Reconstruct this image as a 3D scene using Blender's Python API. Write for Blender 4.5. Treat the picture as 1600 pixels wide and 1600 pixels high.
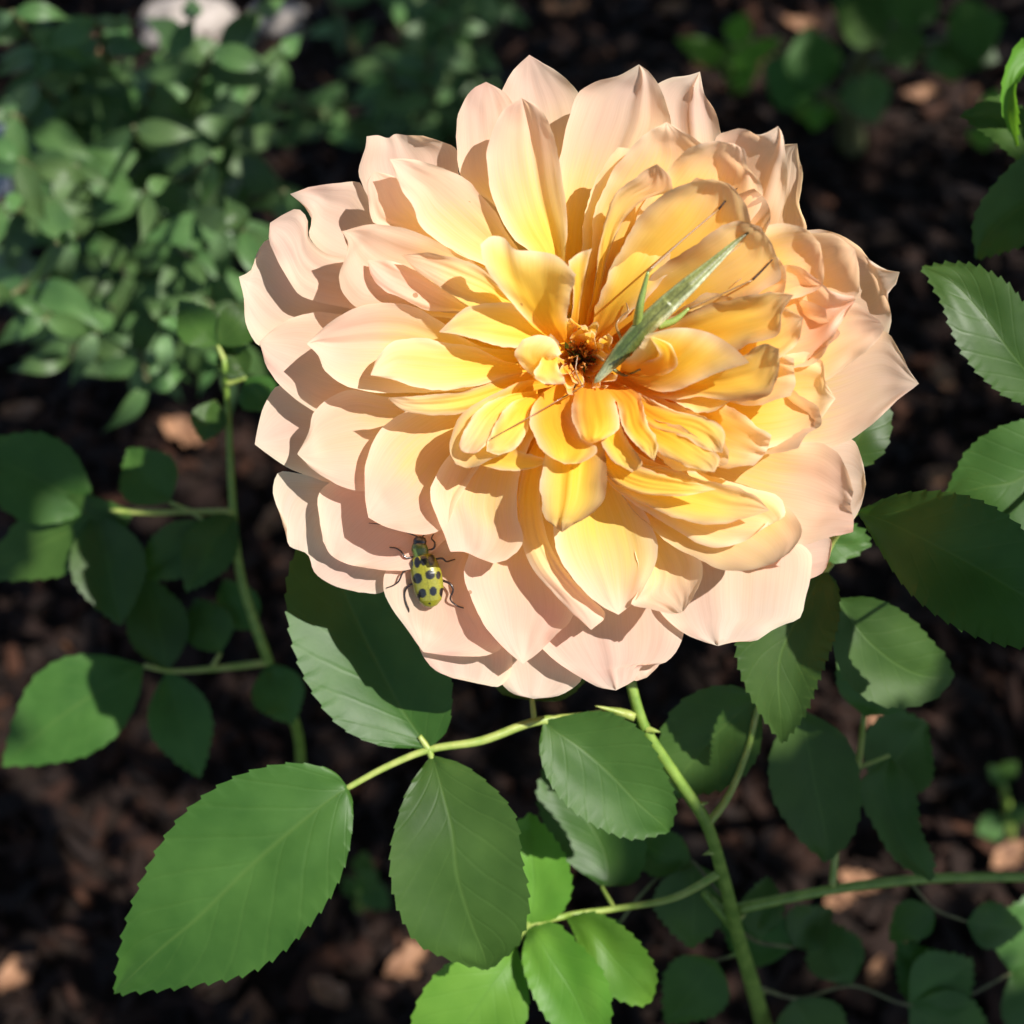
import bpy, bmesh, math, random
import numpy as np
from mathutils import Vector, noise
from mathutils.bvhtree import BVHTree

random.seed(7)
for o in list(bpy.data.objects): bpy.data.objects.remove(o)
scn = bpy.context.scene
COL = scn.collection

# ------------------------------------------------------------------ camera, sky, sun, exposure
PITCH = math.radians(55); CAMZ = 0.45; D0 = 0.145
FOV = math.radians(45); TN = math.tan(FOV / 2)
cam = bpy.data.objects.new('camera', bpy.data.cameras.new('camera')); COL.objects.link(cam)
cam.location = (0, 0, CAMZ); cam.rotation_euler = (math.pi / 2 - PITCH, 0, 0)
cam.data.angle = FOV; cam.data.clip_start = 0.005; cam.data.clip_end = 200
cam.data.dof.use_dof = True; cam.data.dof.focus_distance = D0 + 0.006; cam.data.dof.aperture_fstop = 18
scn.camera = cam
SUN = Vector((0.52, -0.15, 0.841)).normalized()            # direction towards the sun
elev = math.asin(SUN.z)
w = bpy.data.worlds.new('World'); scn.world = w; w.use_nodes = True
nt = w.node_tree; bg = nt.nodes['Background']
sky = nt.nodes.new('ShaderNodeTexSky'); sky.sky_type = 'NISHITA'; sky.sun_disc = False
sky.sun_elevation = elev; sky.sun_rotation = math.atan2(SUN.x, SUN.y)
nt.links.new(sky.outputs[0], bg.inputs[0]); bg.inputs[1].default_value = 0.075
sl = bpy.data.lights.new('sun', 'SUN'); sl.energy = 4.1; sl.angle = math.radians(0.53); sl.color = (1, 0.965, 0.90)
so = bpy.data.objects.new('sun', sl); COL.objects.link(so); so.location = SUN * 5
so.rotation_euler = SUN.to_track_quat('Z', 'Y').to_euler()
scn.view_settings.view_transform = 'Standard'; scn.view_settings.look = 'None'
scn.view_settings.exposure = 1.10; scn.view_settings.gamma = 1
scn.render.resolution_x = scn.render.resolution_y = 1024

# ------------------------------------------------------------------ photo pixel + height -> place
# h is the height towards the viewer above the flower's mid plane, counted in flower pixels (0.075 mm each)
FW = np.array([0, math.cos(PITCH), -math.sin(PITCH)]); UP = np.array([0, math.sin(PITCH), math.cos(PITCH)])
RT = np.array([1.0, 0, 0]); CP = np.array([0, 0, CAMZ])
S = 2 * D0 * TN / 1600
def ray(px, py): return FW + RT * ((px - 800) / 800 * TN) + UP * ((800 - py) / 800 * TN)
def W(px, py, h): return CP + (D0 - h * S) * ray(px, py)
def to_world(P):                                           # (n,3) array px,py,h
    P = np.asarray(P, float); d = D0 - P[:, 2] * S
    R = FW[None] + RT[None] * ((P[:, 0:1] - 800) / 800 * TN) + UP[None] * ((800 - P[:, 1:2]) / 800 * TN)
    return CP[None] + d[:, None] * R
def ground_h(px, py, z=0.0):
    r = ray(px, py); d = (z - CAMZ) / r[2]; return (D0 - d) / S
def crs(pts, n):
    P = np.asarray(pts, float)
    if len(P) == 1: return np.repeat(P, n, 0)
    d = np.sqrt((np.diff(P[:, :2], axis=0) ** 2).sum(1)) + 1e-6
    t = np.concatenate([[0], np.cumsum(d)]); m = np.zeros_like(P)
    sl = np.diff(P, axis=0) / d[:, None]
    m[0] = sl[0]; m[-1] = sl[-1]
    for i in range(1, len(P) - 1): m[i] = (sl[i - 1] * d[i] + sl[i] * d[i - 1]) / (d[i] + d[i - 1])
    q = np.linspace(0, t[-1], n); k = np.clip(np.searchsorted(t, q, 'right') - 1, 0, len(P) - 2)
    x = ((q - t[k]) / d[k])[:, None]; dd = d[k][:, None]
    return ((2*x**3-3*x**2+1)*P[k] + (x**3-2*x**2+x)*dd*m[k] + (-2*x**3+3*x**2)*P[k+1] + (x**3-x**2)*dd*m[k+1])
def n3(x, y, z=0.0): return noise.noise(Vector((x, y, z)))

# ------------------------------------------------------------------ object helpers
def put(o, parent=None):
    COL.objects.link(o)
    if parent is not None:
        o.parent = parent; o.matrix_parent_inverse = parent.matrix_world.inverted()
    return o
def tag(o, label, cat, group=None):
    o['label'] = label; o['category'] = cat
    if group: o['group'] = group
    return o
def thing(name, loc, label, cat, group=None):
    o = bpy.data.objects.new(name, None); o.location = loc; o.empty_display_size = 0.01
    COL.objects.link(o); bpy.context.view_layer.update()
    return tag(o, label, cat, group)
def mesh(name, V, F, mat, parent=None, attrs=None, uv=None, smooth=True, cols=None, merge=True):
    me = bpy.data.meshes.new(name)
    me.from_pydata([tuple(v) for v in V], [], [tuple(int(i) for i in f) for f in F])
    for k, a in (attrs or {}).items():
        at = me.attributes.new(k, 'FLOAT', 'POINT'); at.data.foreach_set('value', np.asarray(a, np.float32))
    for k, a in (cols or {}).items():
        at = me.attributes.new(k, 'FLOAT_COLOR', 'POINT')
        c = np.ones((len(V), 4), np.float32); c[:, :3] = a; at.data.foreach_set('color', c.ravel())
    if uv is not None:
        ul = me.uv_layers.new(name='UVMap'); li = np.zeros(len(me.loops), np.int32); me.loops.foreach_get('vertex_index', li)
        ul.data.foreach_set('uv', np.asarray(uv, np.float32)[li].ravel())
    if merge:
        bm = bmesh.new(); bm.from_mesh(me); bmesh.ops.remove_doubles(bm, verts=bm.verts, dist=2e-6); bm.to_mesh(me); bm.free()
    if smooth: me.polygons.foreach_set('use_smooth', [True] * len(me.polygons))
    me.materials.append(mat); me.update()
    return put(bpy.data.objects.new(name, me), parent)
def grid_faces(n, m):
    i = np.arange(n - 1)[:, None]; j = np.arange(m - 1)[None]; a = i * m + j
    return np.stack([a, a + 1, a + m + 1, a + m], -1).reshape(-1, 4)
def tube_geo(C, r, k=8, cap=True):
    """world polyline C (n,3), radii r -> verts, faces"""
    C = np.asarray(C, float); n = len(C); r = np.broadcast_to(r, (n,))
    T = np.gradient(C, axis=0); T /= np.linalg.norm(T, axis=1)[:, None] + 1e-12
    up = np.array([0.31, 0.2, 0.93]); V = []
    A = np.cross(T[0], up); A /= np.linalg.norm(A)
    for i in range(n):
        A = A - T[i] * A.dot(T[i]); A /= np.linalg.norm(A) + 1e-12; B = np.cross(T[i], A)
        a = np.linspace(0, 2 * np.pi, k, endpoint=False)
        V.append(C[i] + r[i] * (np.cos(a)[:, None] * A + np.sin(a)[:, None] * B))
    V = np.concatenate(V); F = []
    for i in range(n - 1):
        for j in range(k):
            F.append((i*k+j, i*k+(j+1) % k, (i+1)*k+(j+1) % k, (i+1)*k+j))
    if cap:
        F.append(tuple(range(k))[::-1]); F.append(tuple((n-1)*k + j for j in range(k)))
    return V, F
class Geo:
    def __init__(s): s.V = []; s.F = []; s.n = 0; s.a = []
    def add(s, V, F, a=0.0):
        s.V.append(np.asarray(V)); s.F += [tuple(i + s.n for i in f) for f in F]; s.n += len(V)
        s.a.append(np.broadcast_to(np.asarray(a, float), (len(V),) + np.asarray(a, float).shape[-1:] if np.ndim(a) == 1 and len(a) == 3 else (len(V),)))
    def pix(s, pts, k=8, n=None, a=0.0):
        """pts: (px,py,h,r_px) polyline -> tube"""
        c = crs(pts, n or max(6, 5 * len(pts))); Cw = to_world(c[:, :3])
        r = np.maximum(c[:, 3], 0.15) * S * (D0 - c[:, 2] * S) / D0
        V, F = tube_geo(Cw, r, k); s.add(V, F, a)
    def arrays(s): return np.concatenate(s.V), s.F, np.concatenate(s.a)

# ------------------------------------------------------------------ materials
def newmat(name):
    m = bpy.data.materials.new(name); m.use_nodes = True
    N = m.node_tree.nodes; L = m.node_tree.links; p = N['Principled BSDF']; return m, N, L, p
def node(N, t, **k):
    n = N.new(t)
    for a, b in k.items(): setattr(n, a, b)
    return n
def ramp(N, stops, inp, L):
    r = N.new('ShaderNodeValToRGB'); e = r.color_ramp.elements
    while len(e) < len(stops): e.new(0.5)
    for x, (p, c) in zip(e, stops): x.position = p; x.color = (*c, 1)
    L.new(inp, r.inputs[0]); return r
def mixc(N, L, fac, a, b, mode='MIX'):
    m = N.new('ShaderNodeMix'); m.data_type = 'RGBA'; m.blend_type = mode
    for s, v in ((m.inputs[0], fac), (m.inputs[6], a), (m.inputs[7], b)):
        if hasattr(v, 'links'): L.new(v, s)
        elif isinstance(v, tuple): s.default_value = (*v, 1)
        else: s.default_value = v
    return m.outputs[2]
def math_(N, L, op, a, b=None, clamp=False):
    m = N.new('ShaderNodeMath'); m.operation = op; m.use_clamp = clamp
    for s, v in ((m.inputs[0], a), (m.inputs[1], b)):
        if v is None: continue
        if hasattr(v, 'links'): L.new(v, s)
        else: s.default_value = v
    return m.outputs[0]
def attr(N, name): a = N.new('ShaderNodeAttribute'); a.attribute_name = name; return a

def petal_material():
    m, N, L, p = newmat('rose_petal')
    t = attr(N, 'tint').outputs['Fac']; e = attr(N, 'edge').outputs['Fac']; b = attr(N, 'brown').outputs['Fac']
    uv = N.new('ShaderNodeUVMap'); mp = N.new('ShaderNodeMapping'); mp.inputs['Scale'].default_value = (2.2, 34, 1)
    L.new(uv.outputs[0], mp.inputs[0])
    oi = N.new('ShaderNodeObjectInfo')
    add = N.new('ShaderNodeVectorMath'); add.operation = 'ADD'; L.new(mp.outputs[0], add.inputs[0])
    cmb = N.new('ShaderNodeCombineXYZ'); L.new(math_(N, L, 'MULTIPLY', oi.outputs['Random'], 50.0), cmb.inputs[2]); L.new(cmb.outputs[0], add.inputs[1])
    nz = N.new('ShaderNodeTexNoise'); nz.inputs['Scale'].default_value = 1; nz.inputs['Detail'].default_value = 3; L.new(add.outputs[0], nz.inputs['Vector'])
    geo = N.new('ShaderNodeNewGeometry')
    nb = N.new('ShaderNodeTexNoise'); nb.inputs['Scale'].default_value = 90; nb.inputs['Detail'].default_value = 2; L.new(geo.outputs['Position'], nb.inputs['Vector'])
    t2 = math_(N, L, 'ADD', t, math_(N, L, 'MULTIPLY', math_(N, L, 'SUBTRACT', nb.outputs[0], 0.5), 0.28))
    t2 = math_(N, L, 'ADD', t2, math_(N, L, 'MULTIPLY', math_(N, L, 'SUBTRACT', nz.outputs[0], 0.5), 0.16))
    t2 = math_(N, L, 'ADD', t2, math_(N, L, 'MULTIPLY', math_(N, L, 'SUBTRACT', oi.outputs['Random'], 0.5), 0.10))
    r = ramp(N, [(0.0, (0.91, 0.50, 0.035)), (0.15, (0.96, 0.66, 0.055)), (0.35, (0.97, 0.76, 0.14)), (0.52, (0.96, 0.76, 0.31)),
                 (0.67, (0.95, 0.71, 0.46)), (0.83, (0.94, 0.71, 0.54)), (1.0, (0.94, 0.79, 0.68))], t2, L)
    c = mixc(N, L, math_(N, L, 'MULTIPLY', math_(N, L, 'POWER', e, 4.0), 0.85), r.outputs[0], (0.95, 0.86, 0.66))
    blush = math_(N, L, 'MULTIPLY', math_(N, L, 'MULTIPLY', math_(N, L, 'SUBTRACT', nb.outputs[0], 0.38), 3.5, True), math_(N, L, 'MULTIPLY', math_(N, L, 'SUBTRACT', t, 0.42), 2.0, True), True)
    c = mixc(N, L, blush, c, (0.94, 0.63, 0.52))
    bn = math_(N, L, 'MULTIPLY', math_(N, L, 'MULTIPLY', b, 1.5), math_(N, L, 'MULTIPLY', math_(N, L, 'POWER', e, 2.0), math_(N, L, 'MULTIPLY', math_(N, L, 'SUBTRACT', nb.outputs[0], 0.33), 3.2, True)), True)
    c = mixc(N, L, bn, c, (0.38, 0.22, 0.09))
    mv = N.new('ShaderNodeMapping'); mv.inputs['Scale'].default_value = (5, 95, 1); L.new(uv.outputs[0], mv.inputs[0])
    nv_ = N.new('ShaderNodeTexNoise'); nv_.inputs['Scale'].default_value = 1; nv_.inputs['Detail'].default_value = 2; L.new(mv.outputs[0], nv_.inputs['Vector'])
    vein = ramp(N, [(0.35, (0.93, 0.88, 0.84)), (0.6, (1.0, 1.0, 1.0))], nv_.outputs[0], L); c = mixc(N, L, 0.5, c, vein.outputs[0], 'MULTIPLY')
    vo = N.new('ShaderNodeTexVoronoi'); vo.inputs['Scale'].default_value = 170; L.new(geo.outputs['Position'], vo.inputs['Vector'])
    spk = math_(N, L, 'MULTIPLY', math_(N, L, 'LESS_THAN', vo.outputs['Distance'], 0.055), math_(N, L, 'GREATER_THAN', nb.outputs[0], 0.57))
    c = mixc(N, L, math_(N, L, 'MULTIPLY', spk, 0.7), c, (0.35, 0.17, 0.06))
    L.new(c, p.inputs['Base Color']); p.inputs['Roughness'].default_value = 0.58; p.inputs['Specular IOR Level'].default_value = 0.22
    p.inputs['Sheen Weight'].default_value = 0.12
    tr = N.new('ShaderNodeBsdfTranslucent'); L.new(mixc(N, L, 1.0, c, (1.0, 0.88, 0.70), 'MULTIPLY'), tr.inputs[0])
    mx = N.new('ShaderNodeMixShader'); mx.inputs[0].default_value = 0.6
    L.new(p.outputs[0], mx.inputs[1]); L.new(tr.outputs[0], mx.inputs[2])
    bu = N.new('ShaderNodeBump'); bu.inputs['Strength'].default_value = 0.08; bu.inputs['Distance'].default_value = 0.0003
    L.new(nz.outputs[0], bu.inputs['Height']); L.new(bu.outputs[0], p.inputs['Normal']); L.new(bu.outputs[0], tr.inputs['Normal'])
    L.new(mx.outputs[0], N['Material Output'].inputs[0]); return m

def leaf_material(name, c0, c1, vein, tcol, trans=0.22, rough=0.47, spec=0.24, nv=8.0, bump=0.16):
    m, N, L, p = newmat(name)
    uv = N.new('ShaderNodeUVMap'); sp = N.new('ShaderNodeSeparateXYZ'); L.new(uv.outputs[0], sp.inputs[0])
    u = sp.outputs[0]; v = math_(N, L, 'ABSOLUTE', sp.outputs[1])
    geo = N.new('ShaderNodeNewGeometry'); oi = N.new('ShaderNodeObjectInfo')
    nz = N.new('ShaderNodeTexNoise'); nz.inputs['Scale'].default_value = 140; nz.inputs['Detail'].default_value = 3; L.new(geo.outputs['Position'], nz.inputs['Vector'])
    nf = N.new('ShaderNodeTexNoise'); nf.inputs['Scale'].default_value = 1300; nf.inputs['Detail'].default_value = 2; L.new(geo.outputs['Position'], nf.inputs['Vector'])
    # side veins leave the midrib and bend towards the tip
    q = math_(N, L, 'SUBTRACT', math_(N, L, 'MULTIPLY', u, nv), math_(N, L, 'MULTIPLY', math_(N, L, 'POWER', v, 0.85), 2.3))
    q = math_(N, L, 'ADD', q, math_(N, L, 'MULTIPLY', nz.outputs[0], 0.35))
    fr = math_(N, L, 'ABSOLUTE', math_(N, L, 'SUBTRACT', math_(N, L, 'FRACT', q), 0.5))
    side = math_(N, L, 'SUBTRACT', 1.0, math_(N, L, 'MULTIPLY', fr, 9.0), True)
    mid = math_(N, L, 'SUBTRACT', 1.0, math_(N, L, 'MULTIPLY', v, 20.0), True)
    vm = math_(N, L, 'MAXIMUM', math_(N, L, 'MULTIPLY', side, 0.07), math_(N, L, 'MULTIPLY', mid, 0.40))
    nl = N.new('ShaderNodeTexNoise'); nl.inputs['Scale'].default_value = 45; nl.inputs['Detail'].default_value = 4; L.new(geo.outputs['Position'], nl.inputs['Vector'])
    fv = math_(N, L, 'MULTIPLY', math_(N, L, 'SUBTRACT', math_(N, L, 'ADD', nz.outputs[0], nl.outputs[0]), 0.65), 1.5, True)
    c = mixc(N, L, fv, c0, c1)
    L.new(math_(N, L, 'ADD', rough - 0.08, math_(N, L, 'MULTIPLY', nl.outputs[0], 0.18)), p.inputs['Roughness'])
    hs = N.new('ShaderNodeHueSaturation'); L.new(c, hs.inputs['Color'])
    L.new(math_(N, L, 'ADD', 0.75, math_(N, L, 'MULTIPLY', oi.outputs['Random'], 0.5)), hs.inputs['Value'])
    L.new(math_(N, L, 'ADD', 0.49, math_(N, L, 'MULTIPLY', oi.outputs['Random'], 0.025)), hs.inputs['Hue'])
    c = mixc(N, L, vm, hs.outputs[0], vein)
    c = mixc(N, L, math_(N, L, 'MULTIPLY', geo.outputs['Backfacing'], 0.35), c, (0.20, 0.30, 0.16))
    L.new(c, p.inputs['Base Color']); p.inputs['Specular IOR Level'].default_value = spec
    tr = N.new('ShaderNodeBsdfTranslucent'); tr.inputs[0].default_value = (*tcol, 1)
    mx = N.new('ShaderNodeMixShader'); mx.inputs[0].default_value = trans
    L.new(p.outputs[0], mx.inputs[1]); L.new(tr.outputs[0], mx.inputs[2]); L.new(mx.outputs[0], N['Material Output'].inputs[0])
    hh = math_(N, L, 'SUBTRACT', math_(N, L, 'MULTIPLY', nf.outputs[0], 0.25), math_(N, L, 'MAXIMUM', math_(N, L, 'MULTIPLY', side, 0.45), mid))
    bu = N.new('ShaderNodeBump'); bu.inputs['Strength'].default_value = bump; bu.inputs['Distance'].default_value = 0.00035
    L.new(hh, bu.inputs['Height']); L.new(bu.outputs[0], p.inputs['Normal'])
    return m
def plain(name, c0, c1, scale=300, rough=0.5, spec=0.4, bump=0.3, dist=0.0005, c_attr=None):
    m, N, L, p = newmat(name)
    geo = N.new('ShaderNodeNewGeometry'); nz = N.new('ShaderNodeTexNoise'); nz.inputs['Scale'].default_value = scale; nz.inputs['Detail'].default_value = 5
    L.new(geo.outputs['Position'], nz.inputs['Vector'])
    if c_attr:
        c = mixc(N, L, 0.5, attr(N, c_attr).outputs['Color'], mixc(N, L, nz.outputs[0], c0, c1), 'MULTIPLY')
        c = mixc(N, L, 1.0, attr(N, c_attr).outputs['Color'], mixc(N, L, nz.outputs[0], c0, c1), 'MULTIPLY')
    else:
        r = ramp(N, [(0.3, c0), (0.7, c1)], nz.outputs[0], L); c = r.outputs[0]
    L.new(c, p.inputs['Base Color']); p.inputs['Roughness'].default_value = rough; p.inputs['Specular IOR Level'].default_value = spec
    bu = N.new('ShaderNodeBump'); bu.inputs['Strength'].default_value = bump; bu.inputs['Distance'].default_value = dist
    L.new(nz.outputs[0], bu.inputs['Height']); L.new(bu.outputs[0], p.inputs['Normal']); return m

PETAL = petal_material()
LEAF = leaf_material('rose_leaf', (0.022, 0.058, 0.008), (0.052, 0.108, 0.020), (0.082, 0.145, 0.03), (0.10, 0.30, 0.03))
YOUNG = leaf_material('young_rose_leaf', (0.06, 0.165, 0.014), (0.12, 0.25, 0.03), (0.09, 0.20, 0.03), (0.22, 0.48, 0.03), 0.34)
SAGE = leaf_material('grey_green_leaf', (0.036, 0.082, 0.020), (0.085, 0.155, 0.046), (0.13, 0.21, 0.08), (0.12, 0.26, 0.05), 0.2, 0.5, 0.4, 6.0)
STEM = plain('green_stem', (0.10, 0.18, 0.025), (0.19, 0.28, 0.05), 500, 0.45)
RACHIS = plain('leaf_stalk', (0.17, 0.25, 0.04), (0.30, 0.33, 0.09), 450, 0.45)
WOODY = plain('brown_stem', (0.06, 0.055, 0.025), (0.12, 0.13, 0.05), 300, 0.6)
FILAM = plain('stamen', (0.22, 0.06, 0.012), (0.60, 0.28, 0.05), 900, 0.5)
HIP = plain('flower_base', (0.08, 0.17, 0.03), (0.15, 0.25, 0.05), 400, 0.5)
SOIL = plain('dark_soil', (0.004, 0.0025, 0.002), (0.018, 0.010, 0.007), 120, 0.95, 0.2, 0.9, 0.006)
MULCH = plain('bark_mulch', (0.07, 0.056, 0.046), (0.29, 0.235, 0.195), 350, 0.85, 0.25, 0.6, 0.001, 'col')
DRY = plain('dry_leaf', (0.11, 0.05, 0.025), (0.31, 0.165, 0.09), 160, 0.7, 0.3, 0.5, 0.001)
STONE = plain('pale_stone', (0.17, 0.145, 0.125), (0.40, 0.345, 0.31), 110, 0.85, 0.3, 0.8, 0.002)
GREYSTONE = plain('grey_stone', (0.17, 0.18, 0.20), (0.30, 0.31, 0.34), 130, 0.85, 0.3, 0.8, 0.002)
def insect_material(name, rough, coat):
    m, N, L, p = newmat(name); geo = N.new('ShaderNodeNewGeometry')
    nz = N.new('ShaderNodeTexNoise'); nz.inputs['Scale'].default_value = 4000; nz.inputs['Detail'].default_value = 2; L.new(geo.outputs['Position'], nz.inputs['Vector'])
    c = mixc(N, L, 1.0, attr(N, 'col').outputs['Color'], mixc(N, L, nz.outputs[0], (0.7, 0.7, 0.7), (1.25, 1.25, 1.25)), 'MULTIPLY')
    L.new(c, p.inputs['Base Color']); p.inputs['Roughness'].default_value = rough; p.inputs['Coat Weight'].default_value = coat; p.inputs['Coat Roughness'].default_value = 0.12
    bu = N.new('ShaderNodeBump'); bu.inputs['Strength'].default_value = 0.3; bu.inputs['Distance'].default_value = 0.00008
    L.new(nz.outputs[0], bu.inputs['Height']); L.new(bu.outputs[0], p.inputs['Normal']); return m
SHELL = insect_material('beetle_shell', 0.32, 0.6)
HOPPER = insect_material('katydid_skin', 0.38, 0.25)

# ------------------------------------------------------------------ ground
def axis(a, b, fine, far):
    x = list(np.arange(a, b + 1e-9, fine)); st = fine; v = b
    up = []; 
    while v < far: st *= 1.5; v += st; up.append(v)
    st = fine; v = a; dn = []
    while v > -far: st *= 1.5; v -= st; dn.append(v)
    return np.array(dn[::-1] + x + up)
gx = axis(-0.7, 0.7, 0.012, 40); gy = axis(-0.2, 1.3, 0.012, 40)
GV = [(x, y, (n3(x * 9, y * 9) * 0.010 + n3(x * 40, y * 40, 3) * 0.004 - 0.004) if abs(x) < 3 and abs(y) < 3 else -0.004) for x in gx for y in gy]
ground = mesh('ground', GV, grid_faces(len(gx), len(gy)), SOIL, merge=False); ground['kind'] = 'structure'
def gz(x, y): return n3(x * 9, y * 9) * 0.010 + n3(x * 40, y * 40, 3) * 0.004 - 0.004
def gpix(px, py):
    r = ray(px, py); d = -CAMZ / r[2]; p = CP + d * r; return p[0], p[1], gz(p[0], p[1])

def mulch():
    R = random.Random(3); V = []; F = []; Cc = []
    for i in range(31000):
        y = -0.15 + 1.35 * R.random(); x = (R.random() * 2 - 1) * (0.35 + 0.35 * max(0, y))
        if i >= 20000: y = R.uniform(-.5, 2.2); x = R.uniform(-1.5, 1.5)
        l = R.uniform(.0025, .008) * (1 if i < 20000 else 1.8) * (1.7 if R.random() < .12 else 1); wd = l * R.uniform(.22, .6); th = R.uniform(.0008, .003)
        a = R.uniform(0, 6.283); ti = R.gauss(0, .35); z = gz(x, y) + R.uniform(0, .006)
        ca, sa = math.cos(a), math.sin(a); k = len(V)
        for sz in (-1, 1):
            for sx, sy in ((-1, -1), (1, -1), (1, 1), (-1, 1)):
                lx = sx * l * R.uniform(.75, 1.1); ly = sy * wd * R.uniform(.6, 1.2) * (0.6 if sx > 0 else 1)
                V.append((x + lx * ca - ly * sa, y + lx * sa + ly * ca, z + sz * th + lx * ti))
        F += [(k, k+3, k+2, k+1), (k+4, k+5, k+6, k+7), (k, k+1, k+5, k+4), (k+1, k+2, k+6, k+5), (k+2, k+3, k+7, k+6), (k+3, k, k+4, k+7)]
        t = R.random()
        c = (.050, .024, .014) if t < .6 else ((.10, .045, .026) if t < .87 else ((.19, .085, .045) if t < .98 else (.34, .19, .11)))
        f = R.uniform(.6, 1.4); Cc += [tuple(q * f for q in c)] * 8
    o = mesh('mulch', V, F, MULCH, cols={'col': np.array(Cc)}, smooth=False, merge=False)
    o['kind'] = 'stuff'; tag(o, 'dark brown bark mulch covering the ground below the rose', 'mulch')
mulch()

def sheet(n, m, fn):
    V = []; uv = []
    for i in range(n):
        for j in range(m):
            u = i / (n - 1); v = j / (m - 1) * 2 - 1; V.append(fn(u, v)); uv.append((u, v))
    return V, grid_faces(n, m), uv
def dry_leaf(px, py, size, ang, seed, label):
    x, y, z = gpix(px, py); size *= .62; R = random.Random(seed); cur = R.uniform(.25, .6); tw = R.uniform(-.5, .5); lift = R.uniform(0.006, 0.010)
    def fn(u, v):
        wd = size * .26 * math.sin(math.pi * min(1, max(0, u * .96 + .02))) ** .75 * (1 + .7 * n3(u * 5, (2 if v > 0 else -2), seed))
        lx = (u - .5) * size; ly = v * wd; lz = cur * size * (v * v * .35 + (u - .5) ** 2 * .8) + tw * ly * (u - .3) + .003 * n3(u * 7, v * 5, seed)
        return (x + lx * math.cos(ang) - ly * math.sin(ang), y + lx * math.sin(ang) + ly * math.cos(ang), z + lift + lz)
    V, F, uv = sheet(13, 9, fn)
    tag(mesh('dry_leaf', V, F, DRY, uv=uv), label, 'leaf', 'dry leaves on the mulch')
DL = 'curled tan dry leaf lying on the dark mulch'
for i, (px, py, sz, an) in enumerate([(300, 705, .040, -.5), (40, 655, .030, .2), (1575, 1340, .028, .5), (1365, 1145, .022, 2.1), (1340, 1385, .026, -.3),
        (640, 1510, .030, .6), (520, 1560, .026, 2.6), (1310, 1410, .02, .3), (1430, 165, .034, .2), (1250, 60, .040, -.2), (1050, 20, .034, .5), (880, 20, .045, .2),
        (160, 85, .040, .3), (350, 1545, .028, .4), (30, 1530, .03, .7), (1370, 1520, .02, 1.0), (430, 830, .03, 1.1), (1460, 750, .03, .4), (1470, 600, .03, 2.), (1440, 1080, .02, .4)]):
    dry_leaf(px, py, sz, an, i + 11, {0: 'long tan dry leaf on mulch behind the slender shoot', 2: 'tan dry leaf beside the tiny green seedling', 11: 'broad dry leaf on mulch behind the top petals',
             12: 'dry leaf beside the largest pale stone', 5: 'tan dry leaf on mulch below the long serrated leaf tip', 9: 'dry leaf among the dark broad leaves behind the bloom'}.get(i, DL))
def stone(name, px, py, r, flat, mat, label, seed, group=None):
    x, y, z = gpix(px, py); bm = bmesh.new(); bmesh.ops.create_icosphere(bm, subdivisions=4, radius=1)
    for v in bm.verts:
        c = v.co.copy(); f = 1 + .28 * n3(c.x * 1.3 + seed, c.y * 1.3, c.z * 1.3) + .09 * n3(c.x * 4, c.y * 4 + seed, c.z * 4)
        v.co = Vector((c.x * r * f + x, c.y * r * .75 * f + y, max(-.3, c.z) * r * flat * f + z + r * flat * .2))
    me = bpy.data.meshes.new(name); bm.to_mesh(me); bm.free(); me.materials.append(mat); me.polygons.foreach_set('use_smooth', [True] * len(me.polygons))
    tag(put(bpy.data.objects.new(name, me)), label, 'stone', group)
stone('pale_stone', 290, 45, .029, .5, STONE, 'largest pale stone behind the grey green plant', 1)
stone('pale_stone', 430, 40, .020, .5, STONE, 'small pale stone beside the largest pale stone', 5)
stone('pale_stone', 122, 200, .017, .6, STONE, 'pale stone showing among the grey green leaves', 9)
stone('grey_stone', 5, 270, .040, .6, GREYSTONE, 'bluish grey stone beside the grey green plant', 4)

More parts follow.
